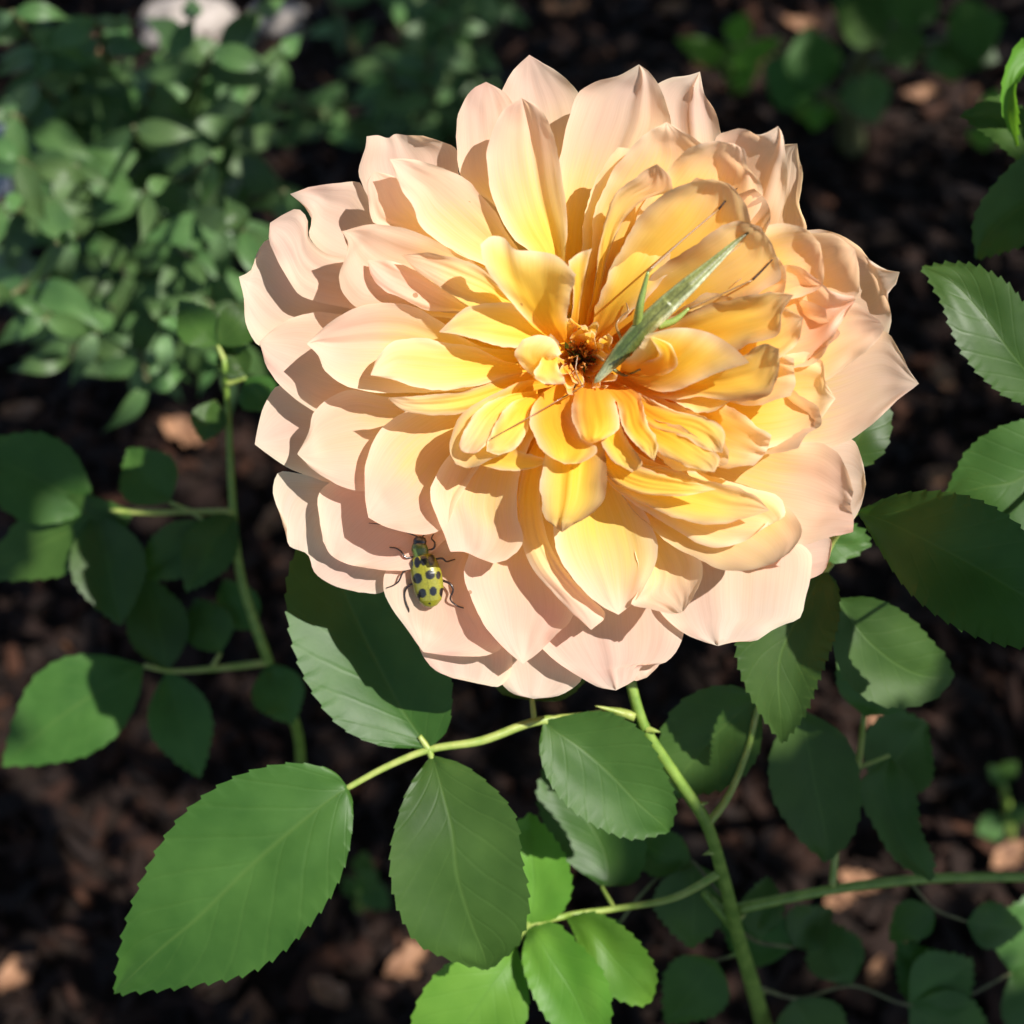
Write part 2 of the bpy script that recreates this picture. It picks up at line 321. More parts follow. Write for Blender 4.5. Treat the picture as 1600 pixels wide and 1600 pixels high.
# ------------------------------------------------------------------ leaves
def leaf_mesh(name, L, R, h, mat, parent, fold=14, teeth=13, tooth=5.0, droop=0.0, curl=0.0, seed=0, n=53, m=11, label=None):
    """left / right edge from base to tip in photo pixels; h = heights base, mid, tip"""
    # densify so teeth are evenly spaced along the edge
    Lc = crs(L, n); Rc = crs(R, n); d0 = 1.0
    P = np.zeros((n, m, 3)); UV = np.zeros((n, m, 2)); E = np.zeros((n, m))
    dep = (D0 - h[1] * S) / D0
    for i in range(n):
        u = i / (n - 1); hh = h[0] * 2 * (u - .5) * (u - 1) - h[1] * 4 * u * (u - 1) + h[2] * 2 * u * (u - .5)
        mid = (Lc[i] + Rc[i]) / 2; hw = np.linalg.norm(Lc[i] - Rc[i]) / 2
        tg = (Lc[min(i + 1, n - 1)] + Rc[min(i + 1, n - 1)] - Lc[max(i - 1, 0)] - Rc[max(i - 1, 0)]); tg = tg / (np.linalg.norm(tg) + 1e-9)
        for j in range(m):
            v = j / (m - 1) * 2 - 1; q = mid + (Rc[i] - Lc[i]) / 2 * v
            if teeth and abs(v) > .99 and .04 < u < .985:
                ph = (u * teeth + (0.37 if v > 0 else 0)) % 1.0
                out = (Rc[i] - Lc[i]) * (1 if v > 0 else -1); out = out / (np.linalg.norm(out) + 1e-9)
                q = q + out * tooth * (ph ** 1.6 - .25) + tg * tooth * .55 * ph
            z = hh + fold * hw / 60 * abs(v) ** 1.25 - droop * (v * v) * hw / 60 + curl * (v ** 4) * hw / 60
            z += 8 * n3(u * 3.2 + seed, v * 1.6, seed * 1.7) * min(1, hw / 30) + 0.6 * math.sin((u * 8 - abs(v) * 2.3) * 6.283) * abs(v) * (1 - abs(v)) * min(1, hw / 50)
            P[i, j] = (q[0], q[1], z); UV[i, j] = (u, v); E[i, j] = abs(v)
    PW = to_world(P.reshape(-1, 3)); fc = grid_faces(n, m); a = fc[len(fc) // 2 + m // 2]
    nr = np.cross(PW[(n // 2 + 2) * m + m // 2] - PW[(n // 2) * m + m // 2], PW[(n // 2) * m + m // 2 + 1] - PW[(n // 2) * m + m // 2])
    if np.dot(np.cross(PW[a[1]] - PW[a[0]], PW[a[3]] - PW[a[0]]), UP - FW) < 0: fc = fc[:, ::-1]
    o = mesh(name, PW, fc, mat, parent, uv=UV.reshape(-1, 2))
    if label: o['label'] = label
    return o
def auto_edges(base, tip, wid, bend=0.0, asym=0.0, peak=.42, ex=.82):
    b = np.array(base[:2], float); t = np.array(tip[:2], float); d = t - b; ln = np.linalg.norm(d); d /= ln; pr = np.array([-d[1], d[0]])
    L = []; R = []
    for u in np.linspace(0, 1, 10):
        k = math.log(.5) / math.log(peak); ww = wid / 2 * max(0.0, math.sin(math.pi * u ** k)) ** ex
        c = b + d * ln * u + pr * bend * ln * math.sin(math.pi * u)
        L.append(c - pr * ww * (1 + asym)); R.append(c + pr * ww * (1 - asym))
    L[0] = R[0] = b; L[-1] = R[-1] = t
    return L, R
def leaflet(parent, base, tip, wid, mat=None, bend=0.0, fold=12, hm=None, seed=0, name='leaflet', teeth=12, tooth=4.0, n=41, m=9, peak=.42, curl=0., ex=.98):
    L, R = auto_edges(base, tip, wid, bend, peak=peak, ex=ex)
    hm = (base[2] + tip[2]) / 2 + 12 if hm is None else hm
    return leaf_mesh(name, L, R, (base[2], hm, tip[2]), mat or LEAF, parent, fold=fold, teeth=teeth, tooth=tooth, seed=seed, n=n, m=m, curl=curl)
def stalks(name, lines, mat, parent):
    g = Geo()
    for l in lines: g.pix(l)
    V, F, a = g.arrays(); return mesh(name, V, F, mat, parent, merge=False)

def base_at(x, y): return (x, y, gz(x, y))
# ---- the rose bush with the flower
fx, fy, _ = gpix(1235, 1830); FB = (fx, fy, gz(fx, fy))
bush = thing('rose_bush', FB, 'rose bush bearing one large open peach and yellow bloom with serrated leaves', 'rose bush')
hb_ = ground_h(1235, 1830, FB[2] - .003)
stem = stalks('stem', [[(905, 590, -190, 10.4), (930, 800, -300, 8.8), (975, 1000, -330, 8.8), (990, 1085, -335, 8.8), (1004, 1130, -345, 8.8), (1050, 1205, -390, 9.6), (1103, 1285, -450, 9.6),
        (1130, 1370, -560, 10.4), (1150, 1450, -700, 11.2), (1190, 1590, -1100, 13.6), (1220, 1720, -2300, 16.0), (1235, 1830, hb_, 19.2)],
       [(1100, 1395, -660, 6), (1148, 1445, -700, 12)], [(1150, 1420, -690, 9), (1300, 1390, -760, 8), (1420, 1375, -820, 8), (1640, 1370, -900, 7)]], STEM, bush)
def thorn(px, py, h, dx, dy):
    g = Geo(); g.pix([(px, py, h, 7), (px + dx * .5, py + dy * .4, h + 8, 4), (px + dx, py + dy, h + 12, .3)], k=6, n=8); V, F, _ = g.arrays(); mesh('thorn', V, F, RACHIS, bush, merge=False)
thorn(1149, 1437, -695, 18, -10); thorn(1032, 1178, -372, -22, 2); thorn(1085, 1258, -430, 22, -4); thorn(1160, 1490, -820, -22, 4); thorn(1178, 1550, -990, 22, 2); thorn(1118, 1330, -500, -20, 6); thorn(1010, 1140, -345, 22, 4)

def compound(lines, mat=None): return stalks('compound_leaf', lines, mat or RACHIS, bush)
c1 = compound([[(992, 1120, -338, 8), (960, 1112, -340, 7), (920, 1118, -345, 6), (835, 1128, -330, 7), (750, 1158, -310, 7), (668, 1172, -300, 6), (600, 1200, -290, 5.5), (538, 1234, -280, 5)],
               [(835, 1128, -330, 5), (831, 1090, -345, 4)], [(670, 1172, -300, 6), (655, 1150, -298, 4)], [(670, 1172, -300, 6), (678, 1195, -300, 4)],
               [(835, 1128, -330, 5), (856, 1128, -330, 4)], [(985, 1118, -338, 5), (950, 1108, -330, 3.5), (930, 1103, -322, .6)]])
leaf_mesh('leaflet', [(545, 1232), (520, 1203), (490, 1194), (380, 1208), (290, 1268), (222, 1375), (190, 1470), (178, 1553)],
          [(545, 1232), (552, 1255), (551, 1300), (535, 1365), (478, 1452), (400, 1515), (290, 1541), (178, 1553)], (-280, -245, -300), LEAF, c1, fold=16, teeth=21, tooth=7, seed=1, n=127, m=17)
leaf_mesh('leaflet', [(668, 1170), (600, 1167), (540, 1142), (484, 1075), (452, 985), (448, 910), (490, 800)],
          [(668, 1170), (694, 1150), (707, 1085), (700, 1020), (660, 930), (580, 840), (490, 800)], (-300, -300, -330), LEAF, c1, fold=20, teeth=19, tooth=5, seed=2, n=115, m=15)
leaf_mesh('leaflet', [(675, 1180), (650, 1210), (620, 1280), (609, 1350), (622, 1420), (650, 1470), (700, 1498), (762, 1516)],
          [(675, 1180), (715, 1190), (765, 1225), (803, 1270), (815, 1340), (826, 1420), (808, 1475), (762, 1516)], (-300, -250, -330), LEAF, c1, fold=12, teeth=17, tooth=5, seed=3, n=115, m=15)
leaf_mesh('leaflet', [(850, 1126), (842, 1160), (850, 1205), (880, 1252), (930, 1290), (990, 1311), (1046, 1300)],
          [(850, 1126), (890, 1116), (950, 1112), (1000, 1140), (1036, 1200), (1056, 1262), (1046, 1300)], (-330, -320, -360), LEAF, c1, fold=20, teeth=17, tooth=5, seed=4, n=103, m=13)
leaf_mesh('leaflet', [(831, 1095), (780, 1082), (770, 1030), (800, 980), (900, 900)], [(831, 1095), (880, 1094), (915, 1062), (930, 1000), (900, 900)], (-345, -370, -420), LEAF, c1, seed=5)

c2 = compound([[(1128, 1362, -545, 7), (1060, 1400, -560, 6), (960, 1420, -560, 5), (880, 1432, -545, 5), (822, 1452, -530, 5), (806, 1478, -528, 4)], [(880, 1432, -545, 4), (895, 1432, -540, 3)],
               [(822, 1452, -530, 4), (826, 1440, -530, 3)], [(960, 1420, -560, 4), (940, 1385, -600, 3)]])
leaf_mesh('leaflet', [(824, 1444), (790, 1420), (775, 1360), (790, 1300), (830, 1270)], [(824, 1444), (868, 1436), (893, 1395), (886, 1345), (862, 1305), (830, 1270)], (-530, -520, -540), YOUNG, c2, seed=6, fold=18)
leaf_mesh('leaflet', [(885, 1434), (905, 1480), (935, 1540), (965, 1562), (1012, 1568), (1020, 1560)], [(885, 1434), (925, 1424), (965, 1442), (1005, 1480), (1026, 1525), (1020, 1560)], (-540, -480, -520), YOUNG, c2, seed=7, fold=20)
leaf_mesh('leaflet', [(824, 1452), (815, 1490), (830, 1550), (860, 1600), (930, 1660)], [(824, 1452), (860, 1440), (905, 1475), (945, 1525), (955, 1590), (930, 1660)], (-525, -450, -470), YOUNG, c2, seed=8, fold=14)
leaf_mesh('leaflet', [(806, 1478), (760, 1490), (700, 1505), (660, 1550), (640, 1610), (650, 1690)], [(806, 1478), (822, 1520), (826, 1580), (800, 1640), (740, 1680), (650, 1690)], (-528, -470, -520), YOUNG, c2, seed=9, fold=16)
leaf_mesh('leaflet', [(940, 1385), (890, 1350), (850, 1290), (840, 1230), (850, 1200)], [(940, 1385), (990, 1380), (1010, 1330), (960, 1240), (850, 1200)], (-600, -620, -640), LEAF, c2, seed=10)

c3 = compound([[(1105, 1288, -452, 7), (1128, 1260, -470, 6), (1165, 1180, -480, 5), (1188, 1095, -470, 5), (1230, 1000, -400, 5), (1280, 905, -330, 5), (1300, 880, -320, 5)],
               [(1188, 1095, -470, 5), (1225, 1085, -520, 4), (1250, 1105, -560, 3)], [(1280, 905, -330, 4), (1310, 935, -400, 3)], [(1280, 905, -330, 4), (1300, 850, -320, 4), (1338, 800, -250, 4)], [(1300, 850, -320, 4), (1300, 720, -340, 3)]])
leaf_mesh('leaflet', [(1188, 1095), (1160, 1074), (1115, 1072), (1065, 1095), (1035, 1140), (1028, 1190), (1050, 1245)], [(1188, 1095), (1192, 1140), (1180, 1190), (1145, 1225), (1100, 1240), (1050, 1245)], (-470, -500, -520), LEAF, c3, seed=11, fold=16, teeth=11)
leaf_mesh('leaflet', [(1288, 890), (1230, 910), (1175, 960), (1150, 1010), (1158, 1055), (1185, 1110), (1222, 1162)], [(1288, 890), (1305, 905), (1313, 950), (1300, 1010), (1280, 1060), (1255, 1120), (1222, 1162)], (-325, -300, -340), LEAF, c3, seed=12, fold=22, teeth=19, tooth=6, n=115, m=13)
leaf_mesh('leaflet', [(1310, 935), (1355, 932), (1410, 955), (1455, 1000), (1480, 1030), (1491, 1058)], [(1310, 935), (1300, 1000), (1320, 1060), (1360, 1095), (1410, 1106), (1465, 1088), (1491, 1058)], (-400, -420, -470), LEAF, c3, seed=13, fold=14, teeth=12, tooth=4)
leaf_mesh('leaflet', [(1338, 798), (1400, 772), (1480, 768), (1560, 796), (1620, 850), (1680, 960)], [(1338, 798), (1365, 845), (1425, 930), (1500, 983), (1570, 1008), (1630, 1010), (1680, 960)], (-250, -70, -70), LEAF, c3, seed=14, fold=14, teeth=19, tooth=6, n=115, m=13)
leaf_mesh('leaflet', [(1250, 1105), (1205, 1170), (1203, 1230), (1240, 1300), (1290, 1348)], [(1250, 1105), (1320, 1150), (1345, 1230), (1330, 1310), (1290, 1348)], (-560, -600, -650), LEAF, c3, seed=15, teeth=12, tooth=4)
leaf_mesh('leaflet', [(1300, 720), (1350, 730), (1385, 700), (1393, 655), (1380, 600)], [(1300, 720), (1310, 660), (1330, 600), (1380, 600)], (-340, -340, -360), LEAF, c3, seed=16, teeth=9)
leaf_mesh('leaflet', [(1300, 850), (1270, 860), (1285, 880), (1330, 872), (1362, 850)], [(1300, 850), (1310, 820), (1345, 825), (1362, 850)], (-322, -350, -360), LEAF, c3, seed=17, teeth=6)

c4 = compound([[(1300, 1390, -760, 6), (1310, 1300, -740, 5), (1340, 1200, -700, 5), (1350, 1120, -640, 4)], [(1340, 1200, -700, 4), (1390, 1180, -700, 3)], [(1310, 1300, -740, 4), (1360, 1230, -740, 3)]])
leaf_mesh('leaflet', [(1350, 1120), (1310, 1080), (1320, 1010), (1380, 990)], [(1350, 1120), (1410, 1110), (1420, 1040), (1380, 990)], (-640, -620, -640), LEAF, c4, seed=18)
leaf_mesh('leaflet', [(1390, 1180), (1340, 1230), (1365, 1290), (1405, 1350), (1456, 1377)], [(1390, 1180), (1425, 1220), (1440, 1300), (1460, 1350), (1456, 1377)], (-700, -680, -660), LEAF, c4, seed=19, fold=20)
leaf_mesh('leaflet', [(1360, 1230), (1400, 1250), (1450, 1230), (1450, 1130)], [(1360, 1230), (1350, 1150), (1400, 1110), (1450, 1130)], (-740, -760, -780), LEAF, c4, seed=20)
c5 = compound([[(1140, 1412, -640, 3.6), (1110, 1380, -680, 3.0), (1080, 1345, -740, 3.0), (1000, 1400, -800, 2.4), (970, 1440, -820, 2.4)], [(1150, 1450, -700, 3.6), (1180, 1470, -860, 3.0), (1240, 1480, -1000, 2.4)],
               [(1160, 1490, -800, 3.6), (1120, 1500, -900, 2.4)], [(1180, 1540, -900, 3.6), (1240, 1560, -1000, 3.0), (1330, 1540, -1050, 2.4), (1420, 1570, -1060, 2.4), (1500, 1560, -1100, 2.4), (1580, 1520, -1150, 1.8)],
               [(1420, 1375, -820, 3.0), (1460, 1420, -900, 2.4), (1510, 1440, -960, 1.8)]], WOODY)
for b, t, wd, k in [((1080, 1345, -740), (1080, 1482, -760), 150, 21), ((1080, 1345, -740), (980, 1300, -760), 90, 30), ((1240, 1480, -1000), (1120, 1420, -1060), 110, 22), ((1120, 1500, -900), (1040, 1600, -980), 130, 23),
                    ((1240, 1560, -1000), (1300, 1680, -1060), 140, 24), ((1330, 1540, -1050), (1290, 1440, -1100), 110, 25), ((1420, 1570, -1060), (1520, 1500, -1100), 130, 26), ((1240, 1480, -1000), (1300, 1420, -1040), 90, 27),
                    ((970, 1440, -820), (900, 1500, -860), 90, 28), ((1420, 1570, -1060), (1560, 1640, -1100), 150, 29), ((1580, 1520, -1150), (1630, 1390, -1180), 130, 51), ((1500, 1560, -1100), (1400, 1470, -1130), 110, 52),
                    ((1580, 1520, -1150), (1670, 1610, -1150), 140, 53), ((1510, 1440, -960), (1600, 1450, -1000), 90, 54), ((1460, 1420, -900), (1390, 1470, -960), 80, 55), ((1180, 1470, -860), (1200, 1370, -900), 80, 56)]:
    leaflet(c5, b, t, wd * .84, seed=k, bend=random.uniform(-.1, .1), fold=random.uniform(5, 26), tooth=6, peak=random.uniform(.38, .48))

# ---- second shoot, left of the bloom
lx, ly, lz = gpix(330, 1470); SB = (lx, ly, lz)
shoot = thing('rose_shoot', SB, 'slender rose shoot left of the bloom with small rounded half shaded leaves', 'rose shoot')
hs_ = ground_h(330, 1470, lz - .003)
stalks('stem', [[(350, 560, -860, 4), (356, 640, -940, 5), (362, 760, -1000, 6), (374, 890, -1060, 7), (418, 1030, -1140, 8), (468, 1160, -1350, 8), (450, 1300, -1900, 9), (380, 1420, -3200, 11), (330, 1470, hs_, 13)]], STEM, shoot)
def shoot_leaf(lines, lfs, plant, mat=None, mats=None):
    c = stalks('compound_leaf', lines, RACHIS, plant)
    for i, (b, t, wd) in enumerate(lfs): leaflet(c, b, t, wd * .93, mat or LEAF, seed=b[0] * .13 + t[1] * .07, bend=random.uniform(-.05, .05), fold=random.uniform(8, 22), peak=.45)
shoot_leaf([[(366, 800, -1015, 6), (300, 800, -1020, 5), (210, 800, -1025, 5), (150, 795, -1030, 4)], [(300, 800, -1020, 4), (265, 785, -1030, 3)], [(300, 800, -1020, 4), (320, 815, -1000, 3)]],
           [((150, 795, -1030), (-60, 700, -1000), 150), ((210, 800, -1025), (-30, 905, -1060), 130), ((150, 800, -1030), (188, 978, -1000), 128), ((265, 785, -1030), (200, 700, -1060), 105), ((320, 815, -1000), (212, 905, -1040), 90), ((366, 800, -1015), (290, 925, -990), 90)], shoot)
shoot_leaf([[(420, 1035, -1142, 6), (330, 1045, -1130, 5), (262, 1048, -1120, 4), (225, 1040, -1115, 4)], [(330, 1045, -1130, 4), (345, 1020, -1130, 3)], [(410, 1010, -1135, 5), (395, 985, -1150, 3)]],
           [((225, 1040, -1115), (3, 1197, -1070), 165), ((262, 1048, -1120), (312, 1216, -1100), 108), ((262, 1048, -1120), (225, 895, -1150), 105), ((420, 1035, -1142), (458, 1132, -1120), 90), ((345, 1020, -1130), (305, 935, -1170), 85), ((395, 985, -1150), (350, 905, -1170), 80)], shoot)
shoot_leaf([[(356, 650, -950, 5), (345, 640, -960, 4), (335, 625, -960, 3)], [(354, 600, -900, 5), (385, 590, -890, 3)], [(350, 562, -862, 5), (340, 540, -860, 3)]],
           [((335, 625, -960), (318, 690, -940), 60), ((385, 590, -890), (425, 640, -860), 70), ((385, 590, -890), (345, 530, -900), 60), ((340, 540, -860), (280, 470, -900), 70), ((340, 540, -860), (420, 470, -860), 70)], shoot)

# ---- shoot at the right
rx, ry, rz_ = gpix(1900, 1250); RB = (rx, ry, rz_)
rshoot = thing('rose_shoot', RB, 'rose shoot right of the bloom with large pointed sunlit leaves', 'rose shoot')
hr_ = ground_h(1900, 1250, rz_ - .003)
stalks('stem', [[(1700, 120, -420, 9), (1690, 330, -430, 11), (1685, 560, -420, 12), (1720, 800, -600, 13), (1800, 1050, -1600, 16), (1900, 1250, hr_, 20)]], STEM, rshoot)
cr = stalks('compound_leaf', [[(1685, 560, -420, 6), (1672, 590, -380, 5), (1662, 625, -340, 4)], [(1687, 600, -430, 6), (1676, 680, -390, 4)], [(1690, 330, -430, 6), (1665, 300, -450, 4)], [(1700, 130, -420, 6), (1660, 180, -500, 4)],
        [(1690, 620, -450, 6), (1800, 700, -150, 5), (1850, 770, 100, 4)]], RACHIS, rshoot)
leaflet(cr, (1850, 770, 100), (1615, 850, 110), 330, seed=77, n=61, m=11)  # extra unseen leaflet, added to shade the leaf beside the bloom
leaf_mesh('leaflet', [(1662, 625), (1625, 520), (1570, 440), (1510, 412), (1440, 416)], [(1662, 625), (1600, 632), (1545, 600), (1500, 545), (1470, 470), (1440, 416)], (-340, -280, -300), LEAF, cr, seed=31, teeth=19, tooth=6, n=103, m=13)
leaf_mesh('leaflet', [(1676, 680), (1640, 655), (1580, 660), (1520, 695), (1475, 775)], [(1676, 680), (1670, 780), (1620, 830), (1560, 815), (1475, 775)], (-390, -380, -420), LEAF, cr, seed=32, teeth=15, tooth=4)
leaf_mesh('leaflet', [(1665, 300), (1620, 235), (1560, 280), (1520, 350), (1525, 405)], [(1665, 300), (1650, 360), (1580, 390), (1525, 405)], (-450, -470, -520), LEAF, cr, seed=33)
leaf_mesh('leaflet', [(1660, 180), (1640, 90), (1600, 60), (1570, 110), (1565, 170), (1590, 232)], [(1660, 180), (1640, 160), (1610, 110), (1590, 130), (1592, 180), (1590, 232)], (-500, -430, -500), YOUNG, cr, seed=34, curl=20)
leaf_mesh('leaflet', [(1665, 300), (1600, 260), (1540, 210), (1500, 180)], [(1665, 300), (1620, 190), (1560, 150), (1500, 180)], (-450, -520, -560), LEAF, cr, seed=35)

# ---- shaded plant, top right
tx, ty, tz = gpix(1330, 240); TB = (tx, ty, tz)
shade_plant = thing('leafy_plant', TB, 'low plant with dark shaded broad leaves on mulch behind the bloom', 'plant')
ht_ = ground_h(1330, 240, tz - .003)
st_ = stalks('stem', [[(1330, 240, ht_, 22), (1330, 160, ht_ + 900, 18), (1340, 100, ht_ + 1900, 14), (1400, 40, ht_ + 2600, 9)], [(1330, 180, ht_ + 700, 12), (1280, 140, ht_ + 1500, 8)], [(1340, 110, ht_ + 1800, 10), (1480, 60, ht_ + 2300, 7)]], WOODY, shade_plant)
for b, t, wd, k in [((1280, 140), (1190, 100), 105, 1), ((1280, 140), (1260, 40), 90, 2), ((1340, 110), (1370, 195), 80, 3), ((1400, 40), (1300, 0), 110, 4), ((1400, 40), (1450, -50), 100, 5), ((1480, 60), (1570, 30), 100, 6), ((1480, 60), (1490, 130), 80, 7), ((1400, 40), (1420, 110), 75, 8), ((1480, 60), (1560, 95), 75, 9)]:
    hh = {1280: ht_ + 1500, 1340: ht_ + 1800, 1400: ht_ + 2600, 1480: ht_ + 2300}[b[0]]
    leaflet(st_, (*b, hh), (*t, hh + random.uniform(-200, 200)), wd, LEAF, seed=k + 40, name='leaf', teeth=0, n=21, m=7)

# ---- small seedlings on the mulch
def seedling(px, py, leaves, label, hgt=700, mat=None):
    x, y, z = gpix(px, py); h0 = ground_h(px, py, z - .002)
    t = thing('seedling', (x, y, z), label, 'seedling')
    for i, (qx, qy, tx_, ty_, wd) in enumerate(leaves):
        hh = h0 + hgt * (1 + .15 * i)
        s = stalks('stem', [[(px, py, h0, 9), ((px + qx) / 2 + 4, (py + qy) / 2, h0 + hgt * .6, 7), (qx, qy, hh, 5)]], STEM, t)
        leaflet(s, (qx, qy, hh), (tx_, ty_, hh + 60), wd, mat or YOUNG, seed=i + px, name='leaf', teeth=0, n=17, m=7, fold=6)
seedling(1150, 150, [(1150, 75, 1165, 145, 60), (1140, 80, 1080, 95, 40), (1145, 70, 1165, 20, 45), (1130, 90, 1055, 60, 36), (1140, 100, 1225, 60, 36)], 'pale green seedling sprouting behind the top of the bloom')
seedling(1575, 1310, [(1565, 1215, 1590, 1190, 30), (1568, 1225, 1545, 1195, 24), (1570, 1285, 1525, 1300, 45), (1575, 1280, 1610, 1265, 34)], 'tiny green seedling beside a curled tan dry leaf', 500, LEAF)
seedling(1280, 190, [(1275, 170, 1235, 170, 40), (1285, 160, 1330, 175, 40), (1280, 165, 1270, 205, 36)], 'small seedling under the dark broad leaves', 500)
seedling(1545, 215, [(1540, 195, 1535, 235, 55), (1545, 185, 1560, 140, 40), (1548, 190, 1590, 200, 40)], 'bright seedling under the shoot with large pointed leaves', 900)
seedling(560, 1420, [(565, 1370, 570, 1330, 36), (560, 1380, 535, 1395, 40), (565, 1385, 610, 1420, 46), (560, 1390, 590, 1360, 40)], 'small seedling under the long serrated leaf', 900, LEAF)

# ---- grey green plant, upper left
def sage_plant():
    R = random.Random(21); x, y, z = gpix(210, 330)
    t = thing('grey_green_plant', (x, y, z), 'bushy grey green herb with many pointed leaves beside pale stones', 'plant')
    h0 = ground_h(210, 330, z - .003)
    tops = [(60, 60), (150, 30), (20, 180), (240, 130), (120, 260), (330, 80), (330, 250), (230, 300), (90, 380), (200, 430), (300, 400), (150, 520), (260, 520), (380, 360), (60, 130), (390, 170), (210, 200), (330, 480), (110, 560), (400, 20), (20, 20), (230, 600), (10, 330), (20, 460), (350, 570), (70, 500), (440, 90), (445, 300), (30, 250), (300, 30)]
    cnt = 0
    for (tx_, ty_) in tops:
        ht = R.uniform(-2300, -1500) - (400 if ty_ < 150 else 0)
        mid = ((210 + tx_) / 2 + R.uniform(-30, 30), (330 + ty_) / 2 + R.uniform(-20, 20), (h0 * .45 + ht * .55) + 300)
        line = [(210 + R.uniform(-14, 14), 330 + R.uniform(-8, 8), h0, 12), (*mid, 9), (tx_, ty_, ht, 5)]
        s = stalks('stem', [line], WOODY, t); c = crs(line, 30)
        for k in range(6):
            p = c[29 - k * 3]; a0 = R.uniform(0, 6.28)
            for sd in (0, math.pi):
                ln = R.uniform(80, 140) * (.75 if k == 0 else 1); a = a0 + sd + R.uniform(-.3, .3); 
                tip = (p[0] + math.cos(a) * ln, p[1] + math.sin(a) * ln * .8 + 26, p[2] + R.uniform(-320, 120))
                leaflet(s, (p[0], p[1], p[2]), tip, ln * R.uniform(.32, .44), SAGE, seed=cnt, name='leaf', teeth=0, n=13, m=7, fold=22, ex=1.3, peak=.36, bend=R.uniform(-.12, .12), hm=(p[2] + tip[2]) / 2 + R.uniform(20, 90))
                cnt += 1
sage_plant()
def dark_plant():
    R = random.Random(5); x, y, z = gpix(640, 260)
    t = thing('dark_green_plant', (x, y, z), 'dim dark green feathery plant between pale stones and the bloom', 'plant'); h0 = ground_h(640, 260, z - .003)
    for i in range(20):
        tx_, ty_ = R.uniform(440, 830), R.uniform(-40, 210); ht = h0 + R.uniform(900, 2300)
        line = [(640 + R.uniform(-20, 20), 260, h0, 12), ((640 + tx_) / 2, (260 + ty_) / 2, (h0 + ht) / 2 + 150, 8), (tx_, ty_, ht, 4)]
        s = stalks('stem', [line], WOODY, t); c = crs(line, 30)
        for k in range(9):
            p = c[29 - k * 2]; a = R.uniform(0, 6.28); ln = R.uniform(45, 85)
            leaflet(s, tuple(p[:3]), (p[0] + math.cos(a) * ln, p[1] + math.sin(a) * ln, p[2] + R.uniform(-200, 200)), ln * .38, SAGE, seed=i * 9 + k, name='leaf', teeth=0, n=11, m=5)
dark_plant()


